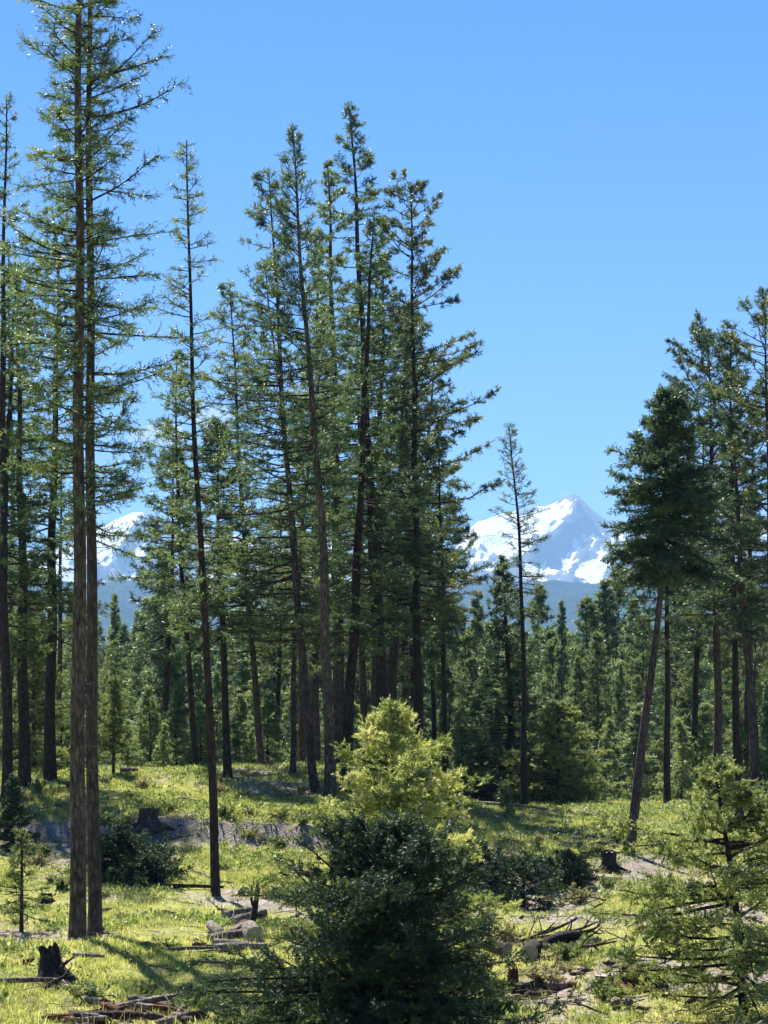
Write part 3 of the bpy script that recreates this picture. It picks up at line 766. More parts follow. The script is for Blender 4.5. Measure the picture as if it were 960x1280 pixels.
FG = {
 'dense': ('forest_fir', 'dense dark green fir in the forest behind the mound', 'dense firs of the forest behind the mound'),
 'light': ('forest_fir', 'pale green feathery fir in the forest behind the mound', 'pale firs of the forest behind the mound'),
 'spire': ('forest_fir', 'narrow dark spire of a fir in the forest behind the mound', 'spire firs of the forest behind the mound'),
 'pole': ('forest_pine', 'bare stemmed lodgepole with a small crown in the forest behind the mound', 'lodgepoles of the forest behind the mound'),
 'bush': ('young_forest_fir', 'low bushy young fir at the forest edge behind the mound crest', 'young firs along the forest edge'),
}
PR = {k: [] for k in FG}
for i, sdd in enumerate((101, 102)):
    n_, l_, g_ = FG['dense']
    PR['dense'].append(proto(n_, l_, 15, .16, sdd, g_, kind='spire', crown=.05, rmax=3.0, nbr=165, ntw=18, nsh=3, leaf='forest', bark='bark_dark', nl=.13, nw=.032, sl=.24, twl=.6, sides=7, hole=.05, dead=0, bare=.15))
for i, sdd in enumerate((111, 112)):
    n_, l_, g_ = FG['light']
    PR['light'].append(proto(n_, l_, 15, .15, sdd, g_, kind='fir', crown=.12, rmax=2.5, nbr=150, ntw=14, nsh=3, leaf='larch', bark='bark_dark', nl=.13, nw=.028, sl=.24, twl=.6, sides=7, hole=.1, dead=4, tint=(.3, 1), droop=(-.1, .8)))
n_, l_, g_ = FG['spire']
PR['spire'].append(proto(n_, l_, 15, .14, 121, g_, kind='spire', crown=.06, rmax=1.75, nbr=150, ntw=13, nsh=3, leaf='forest', bark='bark_dark', nl=.12, nw=.03, sl=.22, twl=.45, sides=7, hole=.05, dead=0, tint=(0, .6)))
n_, l_, g_ = FG['pole']
PR['pole'].append(proto(n_, l_, 15, .12, 131, g_, kind='larch', crown=.6, rmax=1.2, nbr=55, ntw=13, nsh=3, leaf='forest', bark='bark_grey', nl=.12, nw=.028, sl=.22, twl=.5, sides=7, hole=.1, dead=14))
for sdd in (141, 142):
    n_, l_, g_ = FG['bush']
    PR['bush'].append(proto(n_, l_, 4, .05, sdd, g_, kind='spire', crown=.03, rmax=1.25, nbr=80, ntw=14, nsh=3, leaf='forest', bark='bark_dark', nl=.075, nw=.018, sl=.14, twl=.36, sides=6, hole=.04, dead=0, bare=.1, tint=(.35, 1)))
USED = {}
def zone(px):
    for lim, z in ((85, 'left of the twin larches'), (260, 'between twin and lone larches'), (380, 'between lone larch and central cluster'),
                   (570, 'behind the central cluster'), (790, 'under the pointed summit')):
        if px < lim: return z
    return 'behind the leaning fir'
def plant(kind, px, ytop, D, wid=1.0, rng=np.random.default_rng(5)):
    ps = PR[kind]; j = int(rng.integers(len(ps))); src = ps[j]
    x = (px - HX) / F * D
    z = gz(x, D)
    top = EYE + (HY - ytop) / F * D
    sc = max((top - z) / src['H'], .15)
    s3 = (sc * wid * rng.uniform(.9, 1.1),) * 2 + (sc,)
    loc = (x, D, z - .05); rz = rng.random() * 6.283
    if kind == 'bush':
        lab = 'low bushy young fir at the forest edge, ' + zone(px)
    else:
        rank = 'front rank' if D < 128 else 'middle ranks' if D < 185 else 'far ranks'
        lab = {'dense': 'dense dark fir', 'light': 'pale feathery fir', 'spire': 'narrow spire fir', 'pole': 'bare stemmed lodgepole'}[kind] + ' in the forest %s, ' % rank + zone(px)
    if (kind, j) not in USED:
        USED[kind, j] = 1
        src.location = loc; src.rotation_euler = (0, 0, rz); src.scale = s3
        src['label'] = lab; src['group'] = lab
        return src
    return copy_tree(src, loc, rz, s3, lab, lab)

rf = np.random.default_rng(77)
# trees one can pick out
for k, px, yt, D, w in [
    ('light', 45, 778, 92, 1.15), ('spire', 143, 742, 150, .8), ('light', 143, 800, 100, .8), ('dense', 182, 748, 140, 1.1), ('dense', 205, 700, 120, 1.0), ('light', 110, 770, 130, 1.1),
    ('light', 20, 720, 150, 1.2), ('dense', 90, 745, 170, 1.1), ('dense', 240, 735, 125, 1.0), ('pole', 310, 745, 120, 1), ('pole', 300, 760, 130, 1), ('dense', 330, 770, 140, 1.1), ('light', 345, 740, 120, 1.2),
    ('dense', 372, 760, 130, 1.1), ('light', 400, 740, 150, 1.1), ('dense', 440, 770, 140, 1.1), ('dense', 505, 770, 130, 1.1), ('pole', 530, 740, 120, 1), ('light', 480, 750, 170, 1.1),
    ('spire', 593, 738, 150, 1.1), ('spire', 578, 760, 175, 1.1), ('light', 566, 745, 160, .9), ('light', 672, 735, 160, .8), ('spire', 703, 750, 120, .75), ('light', 735, 748, 140, 1.1), ('dense', 760, 725, 150, 1.1), ('light', 772, 708, 160, .9),
    ('light', 745, 790, 110, 1.0), ('dense', 790, 750, 130, 1.1), ('light', 805, 770, 120, 1.0), ('dense', 850, 720, 140, 1.2), ('light', 870, 790, 110, 1.1), ('dense', 915, 740, 140, 1.2), ('light', 945, 760, 120, 1.1), ('dense', 975, 720, 130, 1.1),
    ('dense', 610, 800, 115, 1.0), ('light', 585, 810, 120, 1.1), ('dense', 560, 830, 110, 1.0), ('light', 690, 800, 135, 1.1), ('dense', 720, 820, 110, .9), ('dense', 775, 830, 105, .9), ('spire', 680, 850, 105, 1.0)]:
    plant(k, px, yt, D, w)
# bushy edge
for px, yt, D in [(35, 865, 86), (75, 880, 88), (-20, 870, 88), (185, 860, 90), (225, 850, 92), (160, 900, 86), (250, 880, 90), (300, 870, 92), (335, 865, 90), (370, 905, 84), (440, 880, 90), (520, 880, 92), (575, 890, 90), (600, 860, 94), (690, 890, 88), (725, 905, 88), (665, 930, 86), (760, 900, 92), (800, 880, 94), (850, 900, 90), (880, 880, 94), (925, 890, 92), (960, 880, 90), (315, 910, 86), (205, 905, 87), (110, 890, 88)]:
    plant('bush', px, yt, D, rf.uniform(.9, 1.3))
# the mass behind
for row, (D, y0, y1, step) in enumerate([(112, 800, 880, 31), (150, 775, 850, 27), (200, 762, 815, 25), (260, 765, 800, 23), (340, 775, 800, 24)]):
    for px in np.arange(-70, 1035, step):
        q = px + rf.uniform(-.4, .4) * step
        k = rf.choice(['dense', 'light', 'spire', 'pole'], p=[.46, .32, .16, .06])
        yt = rf.uniform(y0, y1)
        if 640 < q < 720 and row >= 1: yt = max(yt, 785)
        plant(k, q, yt, D * rf.uniform(.93, 1.08), rf.uniform(.85, 1.15))
print('trees', _t.time() - _t0, TRI[0])

# ------------------------------------------------------------------ young firs in the clearing
def sapling(label, px, pyfoot, pytop, D, rmax, seed, leaf, lean=0, name='young_fir', group=None, **kw):
    top = at(px + lean, pytop, D)
    x = (px - HX) / F * D; z = gz(x, D)
    H = top.z - z
    root = thing(name, label, 'young tree', (x, D, z), 0, group)
    path = np.array([(0, 0, -.1), (.3 * (top.x - x), .02, H * .5), (top.x - x, 0, H)])
    a = dict(kind='spire', crown=.04, rmax=rmax, bark='bark_grey', leaf=leaf, dead=0, hole=.03, sides=10, bare=.12, flare=.15)
    a.update(kw)
    TRI[0] += conifer_parts(root, path, kw.pop('r0', .035) if 'r0' in kw else .035, seed=seed, **{k: v for k, v in a.items() if k != 'r0'})
    return root
sapling('dark shaded young fir standing in front of the sunlit yellow green one', 478, 1290, 1030, 25, 1.5, 201, 'young_dark', lean=14, kind='bushy', nbr=160, ntw=17, nsh=3, subt=2, nk=9, nl=.036, nw=.0085, sl=.085, twl=.48, tint=(.1, .8), droop=(-.05, .75), up=.2, twig_r=.004, tube_twigs=True)
sapling('sunlit yellow green young fir rising behind the dark shaded one', 492, 1150, 886, 31, 1.72, 207, 'young_bright', kind='bushy', nbr=112, ntw=15, nsh=3, subt=2, nk=9, nl=.042, nw=.012, sl=.11, twl=.55, tint=(.15, 1), droop=(-.18, .45), up=.12, hole=.12, twig_r=.004, tube_twigs=True)
sapling('open yellow green sapling with a dark crooked stem, growing by itself', 930, 1290, 960, 27, 1.6, 209, 'young_mid', lean=-36, r0=.05, bark='bark_dark', kind='bushy', nbr=75, ntw=12, nsh=3, subt=2, nk=10, nl=.04, nw=.012, sl=.10, twl=.46, tint=(.2, 1), droop=(-.22, .5), up=.1, hole=.33, crown=.10, dead=5, twig_r=.004, tube_twigs=True)
sapling('bright green bushy young fir at the forest edge under the pointed summit', 698, 1010, 880, 84, 1.75, 231, 'young_mid', kind='bushy', r0=.05, nbr=120, ntw=15, nsh=3, nk=9, nl=.07, nw=.02, sl=.13, twl=.5, crown=.02, tint=(.2, .95))
sapling('bright green broad young fir at the forest edge left of the twin larches', 42, 990, 780, 82, 2.1, 233, 'young_mid', kind='spire', r0=.08, nbr=130, ntw=15, nsh=3, nk=9, nl=.075, nw=.022, sl=.14, twl=.55, crown=.03, tint=(.1, .85))
sapling('small dull green fir sapling on the mound side left of the twin larches', 16, 1045, 975, 58, .62, 213, 'young_dark', nbr=70, ntw=12, nsh=3, nk=9, nl=.05, nw=.014, sl=.1, twl=.3)
sapling('half bare sapling with a thin dark stem on the flat left of the twins', 27, 1150, 1042, 43, .55, 215, 'young_mid', nbr=34, ntw=8, nsh=2, nk=8, nl=.045, nw=.012, sl=.09, twl=.28, crown=.2, tint=(0, .7), dead=6)
sapling('skinny sapling with a bare foot at the crest beside the twin larches', 142, 978, 850, 74, .6, 217, 'young_mid', r0=.045, nbr=60, ntw=10, nsh=3, nk=8, nl=.06, nw=.016, sl=.12, twl=.35, crown=.3, tint=(.1, .8))
sapling('tiny fir seedling standing at the crest left of the shaded hollow', 634, 1022, 985, 72, .3, 219, 'young_mid', nbr=26, ntw=6, nsh=2, nk=8, nl=.05, nw=.014, sl=.09, twl=.2)
sapling('low dark fir bush added as shade in the hollow behind the twin larches', 152, 1108, 1043, 53, 1.15, 221, 'young_dark', kind='bushy', nbr=90, ntw=13, nsh=3, nk=9, nl=.05, nw=.016, sl=.1, twl=.4)  # bush added to stand in for the dark shade in this hollow
sapling('sprawling dark fir bush added to deepen the shade beside the low one in the hollow', 185, 1112, 1075, 52, .95, 222, 'young_dark', kind='bushy', nbr=60, ntw=12, nsh=3, nk=9, nl=.05, nw=.016, sl=.1, twl=.4)  # second bush added to widen that dark area
for i_, (x_, y_, t_, d_, r_, lab_) in enumerate([(600, 1100, 1058, 54, .9, 'dark sprawling fir bush added to darken the hollow next to the dark shaded young fir'), (655, 1112, 1078, 52, .95, 'dark sprawling fir bush added to darken the middle of the hollow'), (706, 1100, 1068, 54, .75, 'dark sprawling fir bush added to darken the stump end of the hollow')]):  # dark bushes added where the hollow should lie in cast shadow
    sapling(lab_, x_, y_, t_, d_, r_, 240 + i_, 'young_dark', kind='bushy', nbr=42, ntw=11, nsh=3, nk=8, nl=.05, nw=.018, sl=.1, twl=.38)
sapling('scrubby brush beside the leaning fir foot', 772, 1080, 1040, 60, .6, 223, 'young_mid', nbr=34, ntw=8, nsh=2, nk=7, nl=.045, nw=.012, sl=.09, twl=.28, crown=.1, tint=(0, .6))
print('tris', TRI[0])


# ================================================================== GRASS AND LITTER
def tuft_mesh(name, rng, variants, blades, h, w, spread, lean, mat, broad=False):
    V = []; Fc = []; T = []; G = []; n0 = 0
    for k in range(variants):
        for b in range(blades):
            a = rng.random() * 6.283; rr = spread * math.sqrt(rng.random())
            p = np.array([rr * math.cos(a), rr * math.sin(a), -.01])
            a2 = rng.random() * 6.283; ln = lean * rng.random()
            d = np.array([math.cos(a2) * ln, math.sin(a2) * ln, 1.0]); d /= np.linalg.norm(d)
            sd_ = np.array([-math.sin(a2), math.cos(a2), 0]) * w * .5 * rng.uniform(.7, 1.3)
            hh = h * rng.uniform(.45, 1.2)
            if broad:
                c = p + np.array([0, 0, hh * rng.random()])
                V += [c, c + d * hh * .5 + sd_, c + d * hh, c + d * hh * .5 - sd_]
                Fc += [(n0, n0 + 1, n0 + 2), (n0, n0 + 2, n0 + 3)]; n0 += 4; nf = 2
            else:
                m_ = p + d * hh * .55; t_ = m_ + (d + np.array([math.cos(a2), math.sin(a2), -.3]) * .55 * rng.random()) * hh * .5
                V += [p - sd_, p + sd_, m_ - sd_ * .8, m_ + sd_ * .8, t_]
                Fc += [(n0, n0 + 1, n0 + 3), (n0, n0 + 3, n0 + 2), (n0 + 2, n0 + 3, n0 + 4)]; n0 += 5; nf = 3
            tt = rng.random() * .75 + .1
            T += [tt] * nf; G += [k] * nf
    me = raw_mesh(name, np.array(V), [np.array(Fc)], mat, False, {'tint': ('FACE', T)})
    g = me.attributes.new('variant', 'INT', 'FACE'); g.data.foreach_set('value', np.array(G, np.int32))
    return me

def scatter(name, label, me, attr, density, smin, smax, tilt, seed):
    o = tag(obj(name, me), label, None, kind='stuff')
    ng = bpy.data.node_groups.new(name + '_scatter', 'GeometryNodeTree')
    ng.interface.new_socket('Geometry', in_out='INPUT', socket_type='NodeSocketGeometry')
    ng.interface.new_socket('Geometry', in_out='OUTPUT', socket_type='NodeSocketGeometry')
    n = ng.nodes; l = ng.links
    gi = n.new('NodeGroupInput'); go = n.new('NodeGroupOutput')
    sp = n.new('GeometryNodeSplitToInstances'); sp.domain = 'FACE'
    va = n.new('GeometryNodeInputNamedAttribute'); va.data_type = 'INT'; va.inputs['Name'].default_value = 'variant'
    l.new(gi.outputs[0], sp.inputs['Geometry']); l.new(va.outputs['Attribute'], sp.inputs['Group ID'])
    oi = n.new('GeometryNodeObjectInfo'); oi.inputs['Object'].default_value = ground
    di = n.new('GeometryNodeDistributePointsOnFaces'); di.distribute_method = 'RANDOM'
    da = n.new('GeometryNodeInputNamedAttribute'); da.data_type = 'FLOAT'; da.inputs['Name'].default_value = attr
    mu = n.new('ShaderNodeMath'); mu.operation = 'MULTIPLY'; mu.inputs[1].default_value = density
    l.new(da.outputs['Attribute'], mu.inputs[0])
    l.new(oi.outputs['Geometry'], di.inputs['Mesh']); l.new(mu.outputs[0], di.inputs['Density'])
    di.inputs['Seed'].default_value = seed
    rr = n.new('FunctionNodeRandomValue'); rr.data_type = 'FLOAT_VECTOR'
    rr.inputs[0].default_value = (-tilt, -tilt, 0); rr.inputs[1].default_value = (tilt, tilt, 6.283)
    rs = n.new('FunctionNodeRandomValue'); rs.data_type = 'FLOAT'
    rs.inputs[2].default_value = smin; rs.inputs[3].default_value = smax
    ip = n.new('GeometryNodeInstanceOnPoints')
    l.new(di.outputs['Points'], ip.inputs['Points']); l.new(sp.outputs[0], ip.inputs['Instance'])
    ip.inputs['Pick Instance'].default_value = True
    l.new(rr.outputs[0], ip.inputs['Rotation']); l.new(rs.outputs[1], ip.inputs['Scale'])
    l.new(ip.outputs[0], go.inputs[0])
    md = o.modifiers.new('scatter', 'NODES'); md.node_group = ng
    return o

reg = (np.abs(X) < .20 * Y + 3.5) & (Y > 21) & (Y < 92)
cl = .12 + 1.1 * sstep(.3, .7, vnoise(X * .9, Y * .7, 501)) * sstep(.2, .55, vnoise(X * .33, Y * .24, 505)) + .3 * vnoise(X * .25, Y * .2, 503)
gd = np.where(reg, np.clip(1 - 1.15 * dirt_shade, .04, 1) * cl, 0) * (1 - .8 * sstep(84, 92, Y))
hd = np.where(reg, np.clip(1 - 1.0 * dirt_shade, .05, 1) * sstep(.52, .78, fbm(X * .35, Y * .3, 3, 511) * .5 + .5), 0) + np.where(reg, .25 * sstep(52, 62, Y), 0)
for nm, v in (('grass', gd), ('herb', hd)):
    a_ = gm.attributes.new(nm, 'FLOAT', 'POINT'); a_.data.foreach_set('value', np.asarray(v, np.float32).ravel())
rg_ = np.random.default_rng(900)
scatter('grass', 'yellow green grass tufts over the clearing and mound', tuft_mesh('grass', rg_, 10, 24, .085, .0085, .11, 1.4, MAT['grass']), 'grass', 85, .4, 1.6, .3, 3)
scatter('ground_cover', 'low leafy ground cover plants among the grass', tuft_mesh('ground_cover', rg_, 6, 26, .07, .032, .14, 1.6, MAT['herb'], True), 'herb', 22, .6, 1.7, .2, 5)

tall = np.where(reg, sstep(.55, .8, vnoise(X * .5, Y * .4, 521)) * (.3 + .7 * vnoise(X * 1.7, Y * 1.7, 523)), 0)
a_ = gm.attributes.new('tall', 'FLOAT', 'POINT'); a_.data.foreach_set('value', np.asarray(tall, np.float32).ravel())
scatter('dry_stalks', 'thin dry stalks standing above the grass', tuft_mesh('dry_stalks', rg_, 6, 9, .22, .007, .09, .6, MAT['straw']), 'tall', 9, .5, 1.5, .25, 8)

def litter():
    """twigs, bark flakes and dry stalks too small and too many to count"""
    rng = np.random.default_rng(910)
    n = 7500
    y = 22 + 66 * rng.random(n) ** 1.2; x = (rng.random(n) * 2 - 1) * (.19 * y + 2)
    w = rng.random(n) < .25 + .9 * dirt_shade_at(x, y)
    x, y = x[w], y[w]; n = len(x)
    ln = rng.uniform(.08, .7, n) ** 1.3; a = rng.random(n) * 6.283
    e = rng.normal(.05, .16, n)
    d = np.stack([np.cos(a) * np.cos(e), np.sin(a) * np.cos(e), np.sin(e)], -1) * ln[:, None]
    b = np.stack([x, y, ground_z(x, y) + .015 + .04 * rng.random(n)], -1)
    P = np.stack([b, b + d * .5 + rng.normal(0, .02, (n, 3)), b + d], 1)
    P[:, 2, 2] = np.maximum(P[:, 2, 2], ground_z(P[:, 2, 0], P[:, 2, 1]) + .01)
    r = rng.uniform(.004, .016, n)[:, None] * np.array([[1, .9, .5]])
    V, Q = tubes(P, r, 3)
    tag(obj('twig_litter', raw_mesh('twig_litter', V, [Q], MAT['dead_grey'], True)), 'grey fallen twigs and bark scattered over the grass', None, kind='stuff')
litter()

# ------------------------------------------------------------------ low shrubs
def shrub_proto(seed, leaf):
    rng = np.random.default_rng(seed)
    root = thing('low_shrub', 'scrubby low shrub on the clearing floor', 'shrub')
    n = 26
    P = grow(np.stack([rng.normal(0, .06, n), rng.normal(0, .06, n), np.full(n, -.02)], -1), rng.random(n) * 6.283, rng.uniform(.5, 1.4, n), rng.uniform(.2, .5, n), rng.normal(-.2, .3, n), 5, rng, .2)
    V, Q = tubes(P, np.full((n, 1), .006) * np.linspace(1, .4, 5)[None], 3)
    obj('stems', raw_mesh('stems', V, [Q], MAT['twig'], True), root)['kind'] = 'stuff'
    ti = np.repeat(np.arange(n), 14)
    p, g = path_at(P[ti], rng.uniform(.25, 1, len(ti)))
    Vn, Fn, tt = needles(p, unit(g + .8 * rng.normal(0, 1, p.shape)), np.full(len(p), .05), 5, .05, .026, rng, 60, rng.uniform(.1, .95, len(p)))
    obj('leaves', raw_mesh('leaves', Vn, [Fn], MAT[leaf], False, {'tint': ('FACE', tt)}), root)['kind'] = 'stuff'
    return root
def shrubs():
    rng = np.random.default_rng(930)
    sp = [shrub_proto(931, 'herb'), shrub_proto(932, 'young_mid'), shrub_proto(933, 'straw')]
    zones = [((0, 400), (975, 1040), 22, 'scrubby low shrub on the upper mound side'), ((20, 380), (1045, 1125), 16, 'scrubby low shrub on the lower mound side'),
             ((600, 780), (1030, 1140), 18, 'scrubby low shrub in the hollow before the leaning fir'), ((0, 290), (1150, 1270), 9, 'scrubby low shrub on the flat by the root stump'), ((630, 860), (1150, 1270), 10, 'scrubby low shrub on the flat by the red stump')]
    used = set()
    for (x0, x1), (y0, y1), n, lab in zones:
        for i in range(n):
            p = on_ground(rng.uniform(x0, x1), rng.uniform(y0, y1)); k = int(rng.integers(3)); sc = rng.uniform(.45, 1.15)
            if k in used: c = copy_tree(sp[k], p, rng.random() * 6.28, (sc, sc, sc * .9))
            else:
                used.add(k); c = sp[k]; c.location = p; c.scale = (sc, sc, sc * .9)
            c['label'] = lab; c['group'] = lab + 's' if False else 'shrubs: ' + lab[20:]
shrubs()

# ================================================================== STUMPS, LOGS AND SLASH
def lumpy_tube(P, r, k, seed, amp=.12, cap=True, mat=None, name='bark', jag=0):
    P = np.asarray(P, float); n = len(P); r = np.asarray(r, float)
    V, Q = tubes(P[None], r[None], k)
    V = V.reshape(n, k, 3)
    g = np.arange(k)
    rng = np.random.default_rng(seed)
    L_ = 1 + amp * (vnoise(g[None] * 1.7 + seed % 13, np.arange(n)[:, None] * 1.1 + seed % 7, seed) * 2 - 1) + amp * .5 * rng.normal(0, 1, (n, k)) * .4
    V = P[:, None] + (V - P[:, None]) * L_[..., None]
    if jag:
        ax_ = unit((P[-1] - P[0])[None])[0]
        V[-1] += ax_ * (rng.random(k) * jag)[:, None]
    ends = V[-1].copy(), V[0].copy()
    V = V.reshape(-1, 3)
    return raw_mesh(name, V, [Q], mat, True), ends

def disc(name, ring, mat, push, inset=.0):
    c = ring.mean(0)
    ring = c + (ring - c) * (1 - inset) + push
    k = len(ring)
    V = np.vstack([ring, c + push])
    Fc = np.array([(i, (i + 1) % k, k) for i in range(k)])
    return raw_mesh(name, V, [Fc], mat, False)

def log(label, group, p, length, r, az, tilt=0.0, bark='dead_grey', cut='cut_pale', seed=1, taper=.85, name='log', bend=.04, lift=.7):
    rng = np.random.default_rng(seed)
    p = Vector(p) + Vector((0, 0, r * lift))
    root = thing(name, label, 'log', p, 0, group)
    d = np.array([math.cos(az) * math.cos(tilt), math.sin(az) * math.cos(tilt), math.sin(tilt)])
    t = np.linspace(0, 1, 8)
    P = d[None] * (t * length)[:, None] + bend * length * np.sin(t * math.pi)[:, None] * np.array([[-math.sin(az), math.cos(az), .3]])
    me, (e1, e0) = lumpy_tube(P, r * (1 - (1 - taper) * t), 11, seed, .10, mat=MAT[bark])
    obj('bark', me, root)
    obj('cut_end', disc('cut_end', e0, MAT[cut], -d * .004), root)
    obj('cut_end', disc('cut_end', e1, MAT[cut], d * .004), root)
    return root

def stump(label, p, r, h, bark='bark_dark', cut='cut_grey', seed=1, jag=0, lean=(0, 0), roots=5, group=None, flare=.9, name='stump'):
    rng = np.random.default_rng(seed)
    root = thing(name, label, 'stump', p, 0, group)
    z = np.linspace(-.08, h, 8)
    P = np.stack([lean[0] * z, lean[1] * z, z], -1)
    rr = r * (1 + flare * np.exp(-np.clip(z, 0, 9) / (.35 * h + .02)))
    me, (e1, e0) = lumpy_tube(P, rr, 14, seed, .22, mat=MAT[bark], jag=jag)
    obj('bark', me, root)
    if jag:
        for q in range(7):      # splinters standing on the break
            a = rng.random() * 6.283; b = P[-1] + np.array([math.cos(a), math.sin(a), 0]) * r * .75 + np.array([0, 0, -.03])
            hh = jag * rng.uniform(.6, 1.8)
            me, _ = lumpy_tube(np.stack([b, b + [0.01, 0, hh * .5], b + [rng.normal(0, .03), rng.normal(0, .03), hh]]), [r * .28, r * .2, .004], 5, seed + q, .2, mat=MAT[bark], name='splinter')
            obj('splinter', me, root)
    obj('cut_top', disc('cut_top', e1 - np.array([0, 0, jag * .5]), MAT[cut], np.array([0, 0, .004]), .02 + .1 * (jag > 0)), root)
    for q in range(roots):
        a = q * 6.283 / roots + rng.normal(0, .3); ln = r * rng.uniform(1.6, 2.6)
        t = np.linspace(0, 1, 5)
        X_ = (r * .7 + ln * t); Z_ = h * .28 * (1 - t) ** 1.5 - .05 * t
        P2 = np.stack([np.cos(a) * X_, np.sin(a) * X_, Z_], -1)
        me, _ = lumpy_tube(P2, r * np.array([.42, .34, .26, .18, .06]), 7, seed + 40 + q, .15, mat=MAT[bark], name='root')
        obj('root', me, root)
    return root

def dead_branch(label, group, p, length, r, az, tilt, seed, mat='dead_grey', forks=4, name='dead_branch'):
    rng = np.random.default_rng(seed)
    d = np.array([math.cos(az) * math.cos(tilt), math.sin(az) * math.cos(tilt), math.sin(tilt)])
    P = grow(np.zeros((1, 3)), np.array([az]), np.array([tilt]), np.array([length]), np.array([rng.normal(0, .3)]), 8, rng, .12)
    V, Q = tubes(P, (r * np.linspace(1, .25, 8))[None], 7)
    VV = [V]; QQ = [Q]; off = len(V)
    if forks:
        s = rng.uniform(.25, .9, forks)
        b, g = path_at(np.repeat(P, forks, 0), s)
        a2 = az + np.where(rng.random(forks) < .5, 1, -1) * rng.uniform(.5, 1.1, forks)
        F_ = grow(b, a2, rng.normal(tilt + .25, .4, forks), length * rng.uniform(.15, .4, forks), rng.normal(0, .4, forks), 5, rng, .15)
        V, Q = tubes(F_, r * .5 * np.linspace(1, .3, 5)[None] * np.ones((forks, 1)), 5); VV.append(V); QQ.append(Q + off)
    o = obj(name, raw_mesh(name, np.concatenate(VV), [np.concatenate(QQ)], MAT[mat], True), None, Vector(p) + Vector((0, 0, r * .6)))
    return tag(o, label, 'branch', group)

def slab(label, group, p, length, w, h, az, tilt, seed, mat='dead_grey', name='broken_wood'):
    """a split, splintered piece of wood"""
    rng = np.random.default_rng(seed)
    n = 7; t = np.linspace(-.5, .5, n)
    prof = np.array([(-.5, -.5), (.5, -.45), (.42, .25), (.05, .55), (-.45, .2)])
    V = []
    for i in range(n):
        f = 1 - .55 * abs(t[i] * 2) ** 4
        q = prof * (1 + .18 * rng.normal(0, 1, prof.shape)) * f
        for a, b in q: V.append((t[i] * length + rng.normal(0, .03) * length * (i in (0, n - 1)), a * w, b * h))
    k = 5
    Q = np.array([(i * k + j, i * k + (j + 1) % k, (i + 1) * k + (j + 1) % k, (i + 1) * k + j) for i in range(n - 1) for j in range(k)])
    E = np.array([tuple(range(k - 1, -1, -1)), tuple((n - 1) * k + j for j in range(k))])
    o = obj(name, raw_mesh(name, np.array(V), [Q, E], MAT[mat], False), None, Vector(p) + Vector((0, 0, h * .4)))
    o.rotation_euler = (rng.normal(0, .3), tilt, az)
    return tag(o, label, 'wood', group)

def G(px, py, dz=0): return on_ground(px, py) + Vector((0, 0, dz + .02))

stump('ragged root stump with torn reddish top, on the flat before the twin larches', G(68, 1230), .13, .46, 'bark_dark', 'cut_red', 301, jag=.12, roots=12, flare=2.0, lean=(-.2, .1))
stump('weathered grey brown stump half way up the mound', G(186, 1040), .24, .50, 'bark_grey', 'cut_grey', 302, jag=.06, roots=6, flare=.7)
stump('small dark stump in the grass left of the twin larches', G(57, 1128), .12, .18, 'bark_dark', 'cut_grey', 303, roots=4)
stump('low reddish stump touching the rear twin larch', G(121, 1168), .12, .12, 'rotten_red', 'cut_red', 304, roots=4)
stump('burnt black stump at the foot of the leaning fir', G(761, 1088), .17, .42, 'bark_dark', 'cut_grey', 305, jag=.08, roots=5, flare=.4)
stump('crumbling red rotten stump on the flat beside the lone sapling', G(794, 1238), .20, .20, 'rotten_red', 'cut_red', 306, jag=.12, roots=6)
stump('charred stub right beside the crumbling red stump', G(822, 1236), .09, .22, 'bark_dark', 'cut_grey', 307, jag=.06, roots=3)
stump('small grey stub left of the crumbling red stump', G(757, 1237), .13, .16, 'bark_grey', 'cut_grey', 308, roots=4)
stump('reddish splinter stub beside the loose chunks', G(641, 1236), .07, .2, 'rotten_red', 'cut_red', 309, jag=.1, roots=3)
log('short sawn log lying on the mound crest with pale end', None, G(150, 968), .62, .13, 0.15, 0, 'bark_grey', 'cut_pale', 310)
l0 = 'torn piece of root wood leaning on the ragged root stump'
for i, (x, y, ln, r, a, t, m) in enumerate([(58, 1234, .6, .05, .9, .9, 'rotten_red'), (88, 1238, .7, .05, 2.5, .6, 'bark_dark'), (80, 1240, .5, .06, 1.9, .5, 'dead_grey'), (98, 1242, .6, .04, 2.9, .25, 'bark_grey'), (54, 1240, .45, .05, .3, .35, 'bark_dark'), (72, 1226, .6, .04, 1.3, 1.1, 'rotten_red')]):
    dead_branch(l0, 'torn wood round the ragged root stump', G(x, y), ln, r, a, t, 710 + i, m, 3)
# slash pile by the lone larch
g1 = 'logs of the slash pile by the lone larch'
c = G(318, 1180)
log('short barkless log with round end, rightmost in the slash pile by the lone larch', g1, G(318, 1180), .75, .17, 1.75, .12, 'dead_grey', 'cut_grey', 311)
log('red barked short log beside the round ended one in that slash pile', g1, G(301, 1172), .7, .13, 1.5, .1, 'rotten_red', 'cut_red', 312)
l1 = 'pale barkless log in the slash pile by the lone larch'
for i, (x, y, ln, r, a, t) in enumerate([(289, 1176, .9, .12, 1.2, .12), (276, 1174, .8, .10, 1.9, .15), (262, 1180, .8, .09, .5, .1), (292, 1160, .7, .09, .4, .2), (280, 1152, .7, .08, .6, .1), (310, 1188, .7, .08, 2.6, .05), (268, 1190, .9, .07, .1, .02)]):
    log(l1, g1, G(x, y, .05 * (i in (3, 4))), ln, r, a, t, 'dead_grey', 'cut_pale' if i % 2 else 'cut_grey', 320 + i)
dead_branch('black crooked snag standing up out of the slash pile by the lone larch', None, G(312, 1166), .95, .085, .9, 1.05, 331, 'bark_dark', 3)
l2 = 'thin bleached branch across the slash pile by the lone larch'
